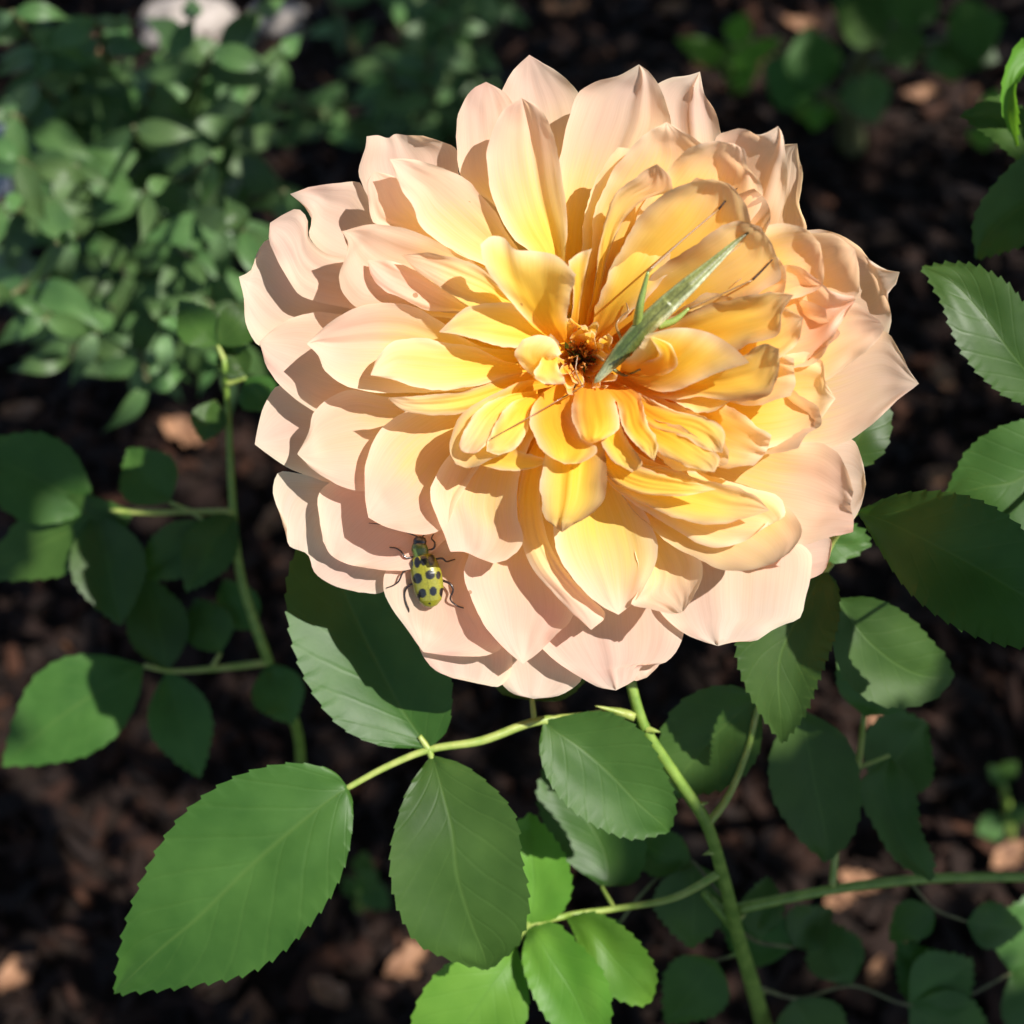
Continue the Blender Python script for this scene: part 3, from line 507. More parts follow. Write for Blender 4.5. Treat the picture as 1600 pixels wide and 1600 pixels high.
# ------------------------------------------------------------------ added unseen canopy, its leaves set along sun rays to shade chosen spots
def added_shade_tree():
    R = random.Random(12); SV = np.array(SUN)
    keep = [(905, 580, -60, 390)] + [(905 + 400 * math.cos(a * .5236), 580 + 400 * math.sin(a * .5236), -80, 140) for a in range(12)] + [(370, 1370, -280, 190), (590, 1080, -300, 120), (715, 1350, -300, 150), (950, 1210, -330, 110), (740, 1570, -500, 90), (900, 1510, -500, 110), (860, 1360, -520, 60),
            (1110, 1140, -500, 70), (1400, 1020, -420, 80), (1050, 1200, -390, 60), (1550, 530, -300, 110), (1570, 740, -380, 90), (1360, 690, -340, 40), (90, 1150, -1100, 50), (240, 970, -1120, 50), (400, 1080, -1130, 50),
            (300, 1150, -1100, 30), (1590, 150, -450, 50), (250, 860, -1020, 40), (390, 600, -900, 60), (320, 640, -950, 40), (1190, 1050, -280, 60)]
    for (px, py, rr) in [(300, 705, 60), (280, 50, 60), (120, 200, 70), (1430, 165, 60), (1340, 1385, 60), (1575, 1340, 60), (1150, 110, 40), (1545, 190, 40), (640, 1510, 60), (1365, 1145, 40), (40, 655, 60), (1250, 50, 30), (170, 80, 60)]:
        keep.append((px, py, ground_h(px, py), rr))
    for (px, py, rr) in [(150, 330, 200), (250, 480, 170), (60, 130, 170), (330, 280, 110), (230, 120, 120)]: keep.append((px, py, -1900, rr))
    KC = np.array([W(a, b, c) for a, b, c, _ in keep]); KR = np.array([r * S * (D0 - c * S) / D0 for a, b, c, r in keep]) + .011
    T = []
    for i in range(11000): T.append((R.uniform(-.55, .6), R.uniform(-.05, 1.15), 0))
    for (px, py, h, r, n) in [(1490, 900, -200, 120, 160), (60, 760, -1030, 90, 60), (210, 750, -1040, 55, 40), (150, 890, -1010, 70, 40), (1380, 1200, -700, 110, 40), (1270, 1250, -600, 90, 35), (1040, 1400, -760, 90, 30), (1150, 1540, -980, 110, 35),
                             (1400, 1530, -1060, 160, 60), (1560, 340, -480, 60, 25), (930, 1320, -620, 60, 20), (1300, 60, -2800, 160, 60), (1450, 60, -2500, 150, 60), (640, 100, -3500, 170, 60), (1500, 1450, -900, 100, 30), (1125, 1360, -550, 40, 40), (1150, 1450, -700, 50, 40), (1180, 1560, -1000, 60, 40), (1380, 1380, -800, 110, 50)]:
        for i in range(n): T.append(tuple(W(px + R.uniform(-r, r), py + R.uniform(-r, r), h)))
    V = []; F = []
    for t in T:
        t = np.array(t); z = R.uniform(.50, .80); b = t + SV * ((z - t[2]) / SV[2]); d = KC - b; al = -(d @ SV); q = d + al[:, None] * SV
        if ((al > 0) & (np.linalg.norm(q, axis=1) < KR)).any(): continue
        l = R.uniform(.012, .018); w_ = l * .5; a = R.uniform(0, 6.283); ca, sa = math.cos(a), math.sin(a); k = len(V); tx, ty = R.gauss(0, .3), R.gauss(0, .3)
        for x, y, dz in ((-l, 0, 0), (-.3 * l, -w_, .1), (-.3 * l, 0, 0), (-.3 * l, w_, .1), (.4 * l, -.8 * w_, .1), (.4 * l, 0, 0), (.4 * l, .8 * w_, .1), (l, 0, -.15)):
            V.append((b[0] + x * ca - y * sa, b[1] + x * sa + y * ca, b[2] + dz * l + x * tx + y * ty))
        F += [(k, k+1, k+2), (k, k+2, k+3), (k+1, k+4, k+5, k+2), (k+2, k+5, k+6, k+3), (k+4, k+7, k+5), (k+5, k+7, k+6)]
    t = thing('added_shade_tree', (1.25, .95, gz(1.25, .95)), 'added unseen canopy with branches, its leaves set to shade the rose bed', 'added_shade_tree')
    g = Geo()
    def br(pts): 
        c = crs(pts, 24); V_, F_ = tube_geo(c[:, :3], c[:, 3], 10); g.add(V_, F_)
    br([(1.25, .95, -.02, .05), (1.22, .95, .5, .042), (1.15, .93, 1.0, .036), (1.1, .9, 1.6, .03), (1.1, .9, 2.2, .01)])
    br([(1.18, .94, .8, .02), (.9, .95, .82, .013), (.6, .95, .78, .008), (.2, .98, .7, .003)])
    br([(1.16, .93, .9, .02), (1.0, .6, .86, .012), (.85, .2, .8, .008), (.7, -.1, .72, .003)])
    br([(.95, .55, .84, .008), (.7, .5, .74, .005), (.58, .42, .68, .002)]); br([(.8, .95, .81, .008), (.55, .75, .72, .004), (.4, .62, .68, .002)])
    V_, F_, _ = g.arrays(); mesh('shade_tree_trunk', V_, F_, WOODY, t, merge=False)
    cr = mesh('shade_crown', V, F, LEAF, t, merge=False, uv=[(.5, .5)] * len(V)); cr['kind'] = 'stuff'
added_shade_tree()

# ------------------------------------------------------------------ the bloom
ZF = {1: (350, 50, .375), 2: (850, 50, .375), 3: (350, 550, .375), 4: (850, 550, .375), 5: (700, 480, .25), 0: (0, 0, 1)}
CX, CY = 905, 565
g = Geo()
def blob(c, rx, ry, rh, n=14, m=18):
    V = []; 
    for i in range(n + 1):
        a = math.pi * i / n
        for j in range(m):
            b = 2 * math.pi * j / m; V.append((c[0] + rx * math.sin(a) * math.cos(b), c[1] + ry * math.sin(a) * math.sin(b), c[2] + rh * math.cos(a)))
    F = [(i*m+j, i*m+(j+1) % m, (i+1)*m+(j+1) % m, (i+1)*m+j) for i in range(n) for j in range(m)]
    return to_world(V), F
g.add(*blob((CX, CY + 10, -150), 62, 62, 60))
V, F, _ = g.arrays(); flower = mesh('rose_flower', V, F, HIP, bush)
flower['label'] = 'open peach and yellow rose bloom with reddish stamens'
for k in range(5):                                          # sepals behind the petals
    a = k * 1.2566 + .3; b = (CX + 40 * math.cos(a), CY + 40 * math.sin(a), -165); t = (CX + 240 * math.cos(a), CY + 240 * math.sin(a), -290)
    leaflet(flower, b, t, 70, LEAF, name='sepal', teeth=0, n=17, m=7, seed=k)

PV = []; PF = []; PN = [0]
def petal(z, L, R, h, cup=10, top=None, brown=0.0, dt=0.0, ripple=6.0, crease=None, curl=None, n=50, m=21, rag=3.0, prof=None):
    ruf = 2.0
    ox, oy, sc = ZF[z]; f = lambda pts: [(ox + p[0] * sc, oy + p[1] * sc) for p in pts]
    if h[2] < -10 and h[0] < -50: h = (h[0], h[1] - 6, h[2] + 42)
    if f([L[-1]])[0][0] > CX + 110 and h[2] > -60: h = (h[0], h[1] + 8, h[2] + 45); dt -= .05; ripple *= 1.6; rag = max(rag, 4.5); ruf = 7  # yellower tint on right petals stands in for light glowing through them
    k = PN[0]; PN[0] += 1; rnd = random.Random(k * 7 + 1)
    Lc = crs(f(L), n); Rc = crs(f(R), n)
    if curl is None: curl = rnd.uniform(-6, 5)
    off = np.zeros((m, 2))
    if top:
        tp = crs([tuple(Lc[-1])] + f(top) + [tuple(Rc[-1])], m); off = tp - (Lc[-1] + (Rc[-1] - Lc[-1]) * np.linspace(0, 1, m)[:, None])
    P = np.zeros((n, m, 3)); UV = np.zeros((n, m, 2)); T = np.zeros((n, m)); E = np.zeros((n, m)); B = np.zeros((n, m))
    W0 = np.linalg.norm(Lc - Rc, axis=1).max() / 2
    for i in range(n):
        u = i / (n - 1); hh = h[0] * 2 * (u - .5) * (u - 1) - h[1] * 4 * u * (u - 1) + h[2] * 2 * u * (u - .5)
        hw = np.linalg.norm(Lc[i] - Rc[i]) / 2
        for j in range(m):
            s = j / (m - 1); v = 2 * s - 1; q = Lc[i] * (1 - s) + Rc[i] * s + off[j] * u ** 4
            e = max(abs(v), min(1, max(0, (u - .72) / .28)) ** 1.0 if top or hw > 8 else abs(v)); e = max(abs(v) * min(1, u * 3), (max(0, u - .55) / .45) ** 1.3)
            r1 = n3(u * 7 + k * 3.1, v * .8, k * 1.3)
            r1 += .55 * n3(u * 26 + k, v, k * 2.7)
            q = q + (q - (Lc[i] + Rc[i]) / 2) / (hw + 1e-6) * rag * r1 * abs(v) ** 6 * min(1, hw / 20)
            fd = 1.0 if top else min(1.0, (1 - u) / .16)
            z_ = hh + fd * cup * (v * v - .35) * min(1, hw / (W0 * .6 + 1e-6)) * min(1.2, W0 / 60)
            z_ += curl * e ** 4 + ripple * n3(u * 4.2 + k, v * 2.1 * fd, k * .7) * (.35 + e * e) * min(1, hw / 25 + .2)
            z_ += fd * 2.4 * n3(v * 5 + k * 5, u * 1.6, k) * min(1, hw / 30)
            z_ += fd * ruf * n3(u * 11 + k * 2, v * 4.5, k * 1.9) * e ** 2.2
            if crease: z_ += crease[1] * max(0, 1 - abs(v - crease[0]) / crease[2]) ** 1.5 * min(1, hw / 20)
            P[i, j] = (q[0], q[1], z_); UV[i, j] = (u, s); E[i, j] = e
            d = math.hypot(q[0] - CX, q[1] - CY) / 520
            T[i, j] = .68 * d + .32 * u + dt; B[i, j] = brown
    PW = to_world(P.reshape(-1, 3)); fc = grid_faces(n, m)
    o = mesh('petal', PW, fc[:, ::-1], PETAL, flower, attrs={'tint': T.ravel(), 'edge': E.ravel(), 'brown': B.ravel()}, uv=UV.reshape(-1, 2))
    b = sum(len(x) for x in PV); PV.append(PW); PF.extend([tuple(int(a) + b for a in q) for q in fc])
    return o
OUT = (-140, -125, -165)
# hidden back ring closes the bloom from behind
for k in range(9):
    a = k * .698 + .2; c, s = math.cos(a), math.sin(a); rr = 330
    pt = lambda r, w_: (CX + c * r - s * w_, CY + 10 + s * r + c * w_)
    petal(0, [pt(30, -14), pt(150, -90), pt(260, -115), pt(rr, -50)], [pt(30, 14), pt(150, 90), pt(260, 115), pt(rr, 50)], (-152, -165, -215), 6, top=[pt(rr + 25, 0)], n=18, m=11)
# --- outer petals
petal(1, [(1380, 1100), (1250, 800), (1170, 480), (1152, 260), (1212, 155), (1272, 95)], [(1460, 1100), (1500, 700), (1515, 420), (1485, 262), (1400, 175), (1272, 95)], (-140, -110, -130))
petal(2, [(150, 1100), (330, 750), (440, 450), (465, 225), (530, 190), (600, 180), (650, 165)], [(300, 1150), (600, 820), (740, 560), (738, 420), (710, 322), (670, 260), (650, 165)], (-140, -100, -110), 14, crease=(.2, 12, .35), ripple=9)
petal(2, [(300, 1200), (700, 900), (940, 650), (985, 470), (1055, 465)], [(400, 1300), (850, 1050), (1060, 920), (1096, 820), (1070, 720), (1082, 600), (1060, 500), (1055, 465)], (-130, -90, -90), 14)
petal(2, [(300, 1250), (700, 960), (1000, 830), (1100, 825), (1200, 832), (1300, 880), (1370, 960), (1410, 982), (1482, 1000)], [(400, 1450), (900, 1400), (1300, 1330), (1432, 1265), (1448, 1180), (1435, 1100), (1465, 1060), (1482, 1000)], (-130, -95, -85), 16, ripple=8)
petal(2, [(300, 1330), (800, 1350), (1200, 1300), (1440, 1260), (1490, 1340), (1530, 1420), (1562, 1465)], [(300, 1480), (800, 1740), (1100, 1745), (1210, 1722), (1340, 1655), (1420, 1590), (1480, 1530), (1562, 1465)], (-125, -80, -90), 8, ripple=3)
petal(4, [(300, 150), (700, 400), (1100, 385), (1290, 370), (1325, 450), (1342, 550)], [(250, 250), (600, 650), (1000, 760), (1285, 710), (1322, 640), (1342, 550)], (-140, -120, -130), 8)
petal(4, [(300, 250), (700, 650), (1000, 790), (1200, 785), (1192, 850)], [(250, 300), (500, 750), (900, 940), (1100, 948), (1172, 908), (1192, 850)], (-140, -125, -150), 6)
petal(4, [(250, 200), (300, 550), (420, 900), (500, 1100), (580, 1170), (660, 1205), (725, 1225)], [(350, 200), (700, 560), (1000, 760), (1112, 840), (1105, 950), (1082, 1050), (1065, 1110), (1000, 1135), (930, 1170), (890, 1200), (800, 1208), (725, 1225)], (-135, -105, -125), 5, crease=(-.15, 8, .25))
petal(4, [(180, 400), (300, 1000), (350, 1300), (375, 1370), (430, 1355)], [(260, 400), (450, 1000), (500, 1250), (482, 1300), (430, 1355)], (-145, -150, -175), 4)
petal(3, [(1400, 300), (1100, 900), (1080, 1200), (1150, 1370), (1200, 1420), (1290, 1445)], [(1500, 300), (1450, 900), (1470, 1200), (1487, 1368), (1400, 1430), (1290, 1445)], (-145, -145, -185), 8)
petal(3, [(1380, 300), (1000, 800), (800, 1130), (830, 1270), (870, 1320), (950, 1358)], [(1450, 300), (1230, 1000), (1200, 1250), (1185, 1350), (1150, 1390), (1060, 1382)], (-142, -145, -180), 8)
petal(3, [(1300, 200), (900, 420), (500, 530), (300, 505), (230, 500), (205, 570), (225, 650), (262, 720)], [(1350, 250), (1000, 650), (800, 900), (700, 980), (660, 1003), (560, 1000)], (-140, -140, -180), 10, top=[(270, 805), (350, 845), (375, 915), (450, 970)])
petal(3, [(1300, 60), (800, 250), (500, 170), (300, 150), (225, 140), (175, 200), (148, 280), (128, 385)], [(1300, 150), (800, 500), (600, 560), (400, 532), (270, 485), (180, 425), (128, 385)], (-138, -135, -165), 8)
petal(1, [(1400, 1330), (800, 1340), (500, 1345), (250, 1340), (140, 1305), (95, 1230), (80, 1090), (62, 1020)], [(1400, 1280), (800, 1150), (520, 1080), (330, 1000), (240, 890), (185, 860), (140, 915), (105, 1000), (62, 1020)], (-138, -135, -165), 10)
petal(1, [(1380, 1240), (900, 1000), (560, 960), (410, 915), (355, 850), (365, 780), (330, 725), (275, 675)], [(1400, 1200), (1000, 900), (700, 770), (595, 670), (570, 628), (480, 627), (370, 642), (275, 675)], (-136, -120, -140), 14)
petal(1, [(1380, 1220), (1000, 900), (750, 800), (600, 690), (560, 580), (590, 480), (592, 435)], [(1420, 1200), (1150, 820), (1030, 680), (975, 580), (967, 482), (905, 455), (830, 432)], (-136, -115, -125), 16, top=[(640, 430), (690, 440), (705, 428), (760, 430)])
# --- second ring
petal(1, [(1390, 1260), (900, 1190), (530, 1152), (395, 1125), (305, 1085), (265, 1020), (215, 930), (188, 850), (192, 795)], [(1400, 1220), (900, 1000), (600, 950), (420, 915), (355, 850), (345, 770), (310, 737), (250, 757), (192, 795)], (-122, -95, -120), 16)
petal(1, [(1400, 1380), (800, 1570), (560, 1575), (400, 1592), (310, 1540), (230, 1470), (180, 1400), (147, 1290)], [(1400, 1330), (800, 1350), (560, 1200), (400, 1165), (300, 1180), (210, 1235), (147, 1290)], (-120, -90, -125), 12)
petal(3, [(1380, 60), (900, 210), (680, 190), (510, 160), (430, 195), (370, 260), (355, 330), (305, 425)], [(1380, 130), (950, 440), (700, 560), (580, 580), (480, 552), (400, 512), (345, 470), (305, 425)], (-112, -75, -105), 14)
petal(3, [(1350, 200), (800, 480), (600, 545), (450, 540), (400, 590), (398, 700), (415, 790)], [(1400, 250), (1000, 700), (850, 850), (780, 900), (700, 908), (600, 900)], (-128, -115, -150), 14, top=[(440, 840), (510, 882)])
petal(3, [(1380, 250), (1000, 700), (740, 850), (672, 920), (668, 1000), (700, 1070), (760, 1150), (830, 1250)], [(1450, 250), (1200, 700), (1060, 900), (1055, 1000), (1100, 1150), (1162, 1230), (1100, 1265), (1000, 1268), (900, 1262), (830, 1250)], (-130, -115, -160), 12)
petal(3, [(1400, 200), (1150, 640), (1020, 840), (1003, 930), (1030, 1030), (1100, 1160), (1170, 1240), (1245, 1300)], [(1500, 250), (1430, 700), (1440, 920), (1455, 1105), (1380, 1180), (1310, 1255), (1245, 1300)], (-120, -90, -125), 14)
petal(4, [(130, 250), (100, 700), (20, 1000), (-40, 1190), (60, 1295), (160, 1360), (230, 1398), (300, 1410)], [(220, 250), (430, 700), (540, 1000), (582, 1165), (560, 1230), (490, 1300), (420, 1300), (380, 1365), (300, 1410)], (-125, -110, -150), 8, crease=(.0, 6, .2))
petal(2, [(110, 1150), (40, 800), (68, 500), (110, 340), (160, 240), (220, 207), (320, 180), (395, 135)], [(170, 1150), (320, 800), (480, 520), (528, 390), (510, 300), (470, 215), (430, 158), (395, 135)], (-115, -75, -80), 16, crease=(.35, 8, .2))
petal(1, [(1400, 1150), (1230, 850), (1110, 710), (1000, 620), (972, 480), (985, 310), (1040, 235), (1092, 208)], [(1430, 1150), (1330, 760), (1260, 560), (1240, 420), (1205, 300), (1150, 240), (1092, 208)], (-112, -70, -75), 14)
petal(2, [(200, 1200), (500, 900), (650, 600), (735, 430), (850, 410), (890, 430), (975, 392)], [(300, 1250), (750, 1050), (960, 820), (1012, 640), (1012, 500), (990, 410), (975, 392)], (-110, -50, -40), 20, ripple=9, crease=(.55, 8, .2))
petal(2, [(200, 1250), (600, 1050), (850, 880), (1100, 830), (1200, 840), (1295, 905)], [(300, 1350), (700, 1300), (1000, 1220), (1200, 1150), (1305, 1090), (1312, 1000), (1295, 905)], (-105, -45, -30), 18, dt=-.1)
petal(4, [(250, 100), (500, 250), (800, 330), (1000, 365), (1200, 400), (1260, 480), (1290, 580)], [(250, 200), (500, 550), (800, 720), (1000, 785), (1085, 800), (1200, 765), (1288, 752)], (-110, -60, -70), 14, top=[(1278, 640), (1290, 700)], dt=-.06)
# --- third ring
petal(1, [(1390, 1220), (900, 960), (700, 815), (625, 790), (600, 700), (595, 630), (628, 578)], [(1400, 1200), (1000, 930), (860, 820), (790, 700), (710, 605), (628, 578)], (-105, -70, -70), 16)
petal(1, [(1400, 1180), (1180, 1010), (1060, 960), (900, 880), (815, 800), (795, 735), (735, 640), (690, 530)], [(1430, 1150), (1290, 980), (1190, 850), (1100, 710), (1000, 605), (860, 548), (760, 528), (690, 530)], (-95, -40, -25), 16)
petal(1, [(1420, 1200), (1290, 930), (1200, 850), (1120, 680), (1095, 500), (1130, 380), (1180, 310), (1240, 275)], [(1450, 1150), (1420, 950), (1432, 840), (1410, 640), (1385, 470), (1345, 360), (1290, 300), (1240, 275)], (-85, -25, -15), 24, crease=(.35, -12, .3))
petal(1, [(1400, 1260), (1100, 1190), (900, 1165), (700, 1135), (545, 1142), (490, 1070), (480, 1010), (505, 940), (515, 880), (490, 830)], [(1400, 1200), (1080, 980), (960, 912), (860, 860), (760, 822), (640, 800), (560, 812), (490, 830)], (-88, -40, -35), 18, brown=.35, ripple=7)
petal(1, [(1400, 1380), (1000, 1490), (780, 1502), (600, 1500), (490, 1470), (420, 1415), (390, 1345), (345, 1300)], [(1400, 1330), (1050, 1300), (880, 1190), (760, 1138), (640, 1130), (520, 1165), (400, 1245), (345, 1300)], (-82, -38, -55), 14, crease=(.15, -7, .25))
petal(3, [(1390, 100), (1000, 200), (850, 215), (740, 262), (650, 330), (600, 430), (583, 540), (590, 640), (602, 690)], [(1400, 150), (1120, 400), (980, 620), (905, 745), (850, 762), (750, 748), (660, 722), (602, 690)], (-95, -55, -90), 16)
petal(3, [(1400, 120), (1080, 320), (950, 420), (895, 500), (860, 590), (885, 680), (920, 770), (945, 832)], [(1450, 150), (1270, 400), (1225, 550), (1225, 680), (1244, 790), (1180, 865), (1125, 882)], (-90, -45, -85), 14, top=[(1000, 833), (1060, 858)])
petal(4, [(140, 200), (280, 560), (380, 850), (395, 1000), (365, 1045), (450, 1070), (540, 1090)], [(230, 200), (450, 560), (560, 740), (650, 850), (662, 920), (640, 990), (600, 1055)], (-100, -70, -95), 10, top=[(575, 1085)], curl=16)
petal(3, [(1420, 150), (1260, 450), (1225, 650), (1245, 800), (1300, 920), (1390, 1020), (1460, 1100), (1530, 1158)], [(1460, 150), (1340, 450), (1320, 650), (1340, 760), (1410, 890), (1500, 1000), (1592, 1105), (1530, 1158)], (-92, -50, -70), -10, dt=-.04)
petal(4, [(110, 150), (120, 480), (40, 700), (60, 850), (150, 980), (240, 1060), (310, 1095)], [(220, 150), (350, 560), (440, 700), (472, 850), (430, 960), (370, 1050), (310, 1095)], (-85, -35, -60), 12, dt=-.14)
petal(4, [(200, 150), (300, 560), (420, 710), (540, 815), (650, 870), (760, 910), (860, 908), (960, 880)], [(250, 120), (450, 430), (700, 520), (950, 600), (1050, 690), (1074, 745), (1040, 820), (960, 880)], (-88, -40, -30), 12, dt=-.14, brown=.5, ripple=7)
petal(2, [(160, 1180), (190, 950), (205, 760), (255, 630), (340, 510), (420, 430), (510, 375)], [(250, 1200), (480, 950), (620, 750), (710, 620), (722, 530), (650, 460), (580, 415), (510, 375)], (-90, -25, 5), 22, ripple=7, dt=-.05)
petal(2, [(190, 1220), (350, 850), (480, 620), (600, 490), (700, 455), (790, 465)], [(280, 1250), (600, 1050), (820, 850), (908, 690), (900, 620), (850, 560), (835, 490), (790, 465)], (-85, -10, 25), 22, ripple=10, dt=-.12)
petal(2, [(220, 1250), (500, 1080), (800, 860), (1000, 800), (1090, 820), (1150, 880)], [(280, 1330), (600, 1250), (900, 1150), (1080, 1100), (1152, 1060), (1164, 960), (1150, 880)], (-85, -10, 20), 20, dt=-.15, ripple=7)
petal(2, [(230, 1330), (600, 1250), (950, 1190), (1200, 1140), (1290, 1135), (1400, 1205)], [(260, 1400), (700, 1480), (1000, 1490), (1180, 1452), (1290, 1372), (1390, 1275), (1418, 1232)], (-95, -25, 5), 14, dt=-.16)
petal(2, [(230, 1300), (500, 1180), (750, 1050), (950, 980), (1070, 982), (1140, 1035), (1200, 1085), (1290, 1100)], [(260, 1380), (600, 1400), (900, 1410), (1150, 1372), (1200, 1280), (1250, 1180), (1290, 1130)], (-80, -10, 20), 16, top=[(1298, 1115)], ripple=9, dt=-.08)
petal(4, [(200, 60), (450, 130), (700, 70), (950, 30), (1100, 0), (1160, 40), (1175, 130), (1215, 195)], [(220, 110), (480, 270), (700, 370), (900, 402), (1040, 380), (1150, 285), (1215, 195)], (-78, -10, 5), 16, dt=-.16, ripple=6)
# --- inner petals
petal(4, [(190, 150), (280, 560), (450, 680), (600, 772), (720, 812), (850, 780), (935, 705)], [(240, 120), (400, 430), (650, 500), (850, 560), (985, 620), (1002, 680), (935, 722)], (-72, -15, 0), 10, dt=-.16, ripple=6)
petal(4, [(190, 140), (260, 540), (400, 625), (550, 692), (700, 716), (850, 695), (940, 660)], [(230, 120), (350, 430), (550, 490), (750, 555), (900, 620), (940, 660)], (-62, 5, 22), 10, dt=-.17, brown=.6)
petal(4, [(180, 130), (230, 440), (300, 550), (400, 592), (520, 602), (640, 590), (718, 572)], [(220, 110), (290, 430), (400, 480), (560, 520), (650, 550), (718, 572)], (-55, 20, 35), 10, dt=-.14, brown=.6)
petal(2, [(180, 1250), (210, 1050), (250, 800), (290, 680), (380, 610), (430, 570), (470, 550)], [(210, 1250), (240, 1060), (290, 870), (340, 770), (440, 690), (530, 650), (522, 600), (470, 550)], (-70, 5, 45), 16, dt=-.05, brown=.5)
petal(2, [(200, 1280), (240, 1100), (300, 930), (380, 800), (480, 690), (600, 630), (700, 612)], [(250, 1290), (450, 1140), (700, 980), (850, 835), (842, 720), (790, 640), (700, 612)], (-68, 20, 55), 24, dt=-.12, brown=.5, ripple=6)
petal(2, [(210, 1290), (300, 1180), (450, 1010), (650, 870), (800, 790), (900, 810)], [(250, 1320), (420, 1290), (700, 1190), (900, 1080), (982, 1010), (972, 960), (950, 890), (900, 810)], (-62, 20, 60), 14, dt=-.14, brown=.8, ripple=7, rag=5)
petal(2, [(240, 1320), (450, 1340), (700, 1255), (900, 1180), (1000, 1150), (1080, 1190)], [(260, 1370), (600, 1450), (850, 1405), (1000, 1352), (1062, 1280), (1080, 1190)], (-62, 12, 45), 12, dt=-.16, ripple=7)
petal(2, [(230, 1310), (380, 1280), (600, 1160), (850, 1100), (950, 1080), (1040, 1095)], [(250, 1350), (450, 1380), (650, 1385), (850, 1302), (982, 1240), (992, 1170), (1040, 1095)], (-55, 25, 68), 14, dt=-.17, brown=.9, ripple=9, rag=5)
petal(2, [(240, 1350), (450, 1430), (650, 1400), (820, 1345), (920, 1300), (980, 1320)], [(250, 1400), (430, 1520), (650, 1522), (850, 1530), (940, 1505), (972, 1430), (980, 1320)], (-45, 35, 75), 14, dt=-.2, brown=1, ripple=6, rag=4)
petal(4, [(190, 90), (300, 200), (450, 320), (600, 362), (690, 412), (745, 420)], [(210, 60), (400, 170), (550, 240), (680, 275), (752, 330), (745, 420)], (-55, 30, 45), 10, dt=-.15, brown=.4)
petal(4, [(200, 110), (300, 260), (460, 400), (560, 462), (650, 492), (710, 500)], [(220, 90), (440, 270), (600, 328), (680, 390), (732, 450), (710, 500)], (-50, 36, 62), 12, dt=-.22, brown=.5)
petal(1, [(1400, 1250), (1110, 1140), (980, 1110), (880, 1050), (800, 990), (740, 930)], [(1410, 1220), (1190, 1100), (1080, 990), (950, 940), (810, 922), (740, 930)], (-65, 5, 15), 14, brown=.5)
petal(1, [(1390, 1300), (970, 1165), (880, 1165), (760, 1122), (650, 1060), (610, 1000), (600, 950)], [(1400, 1280), (1100, 1180), (1000, 1130), (900, 1060), (770, 985), (680, 952), (600, 950)], (-75, -15, -8), 14, dt=.05)
petal(1, [(1400, 1400), (1180, 1432), (1050, 1472), (850, 1492), (720, 1455), (610, 1430)], [(1400, 1360), (1180, 1375), (1050, 1318), (900, 1288), (780, 1275), (690, 1295), (640, 1360), (610, 1430)], (-60, -5, -15), 12, dt=-.03)
petal(3, [(1400, 60), (1180, 100), (1000, 160), (850, 180), (680, 190)], [(1400, 100), (1200, 200), (1020, 250), (850, 262), (740, 240), (680, 190)], (-62, -15, -20), 8, brown=1, dt=-.05, ripple=9)
petal(1, [(1420, 1340), (1300, 1322), (1160, 1312), (1050, 1286), (960, 1258), (895, 1250)], [(1420, 1290), (1310, 1205), (1190, 1132), (1090, 1130), (1000, 1158), (935, 1210), (895, 1250)], (-42, 20, 18), 12, dt=.02)

for k, (a, r0, r1, wd, hm_, ht_) in enumerate([(-66, 60, 300, 88, -5, 45), (-52, 70, 350, 96, -12, 40), (-58, 60, 235, 70, 25, 72), (-40, 80, 395, 100, -16, 30), (-33, 70, 300, 84, 10, 66), (-22, 80, 360, 104, -6, 46), (-14, 90, 290, 80, 16, 70), (-8, 90, 405, 100, -22, 26),
        (4, 90, 345, 92, -6, 48), (10, 80, 262, 76, 22, 66), (16, 90, 390, 104, -22, 22), (27, 80, 330, 90, -4, 40), (36, 70, 280, 80, 10, 50), (-75, 60, 350, 90, -20, 20)]):
    a = math.radians(a); c, s = math.cos(a), math.sin(a); rk = random.Random(k + 90); j = lambda x: x * rk.uniform(.8, 1.2)
    pt = lambda r, w_: (CX + c * r - s * w_, CY + s * r + c * w_)
    petal(0, [pt(r0 * .5, -8), pt(r1 * .5, -j(wd) * .42), pt(r1 * .8, -j(wd) * .55), pt(r1 * .97, -j(wd) * .3)], [pt(r0 * .5, 8), pt(r1 * .5, j(wd) * .42), pt(r1 * .8, j(wd) * .55), pt(r1 * rk.uniform(.9, .99), j(wd) * .3)],
          (-72, hm_ - 18, ht_ - 62), 16, top=[pt(r1 * rk.uniform(.97, 1.03), -wd * .1), pt(r1 * rk.uniform(.95, 1.02), wd * .12)], dt=-.1, brown=.5 if k % 3 == 0 else .15, ripple=8, n=40, m=17, rag=5)
# --- centre
petal(1, [(1390, 1300), (1310, 1240), (1240, 1175), (1150, 1070), (1085, 970), (1065, 885)], [(1430, 1290), (1430, 1190), (1446, 1090), (1464, 1010)], (-30, 55, 110), 22, top=[(1115, 850), (1170, 860), (1205, 902), (1290, 912), (1385, 932)], dt=-.22, ripple=8)
petal(1, [(1440, 1250), (1455, 1100), (1435, 955)], [(1470, 1250), (1500, 1040), (1532, 903)], (-30, 30, 70), 10, top=[(1480, 920)], dt=-.2, n=18, m=9)
petal(1, [(1330, 1470), (1255, 1405), (1212, 1330), (1245, 1282)], [(1420, 1440), (1390, 1400), (1372, 1365), (1406, 1340)], (-35, 30, 50), 16, top=[(1310, 1262), (1372, 1280)], dt=.06, n=22, m=13, curl=-10)
petal(1, [(1340, 1330), (1310, 1390), (1290, 1430), (1335, 1466)], [(1390, 1350), (1395, 1400), (1420, 1445), (1421, 1466)], (28, 50, 52), 6, top=[(1380, 1468)], dt=.12, n=18, m=9)
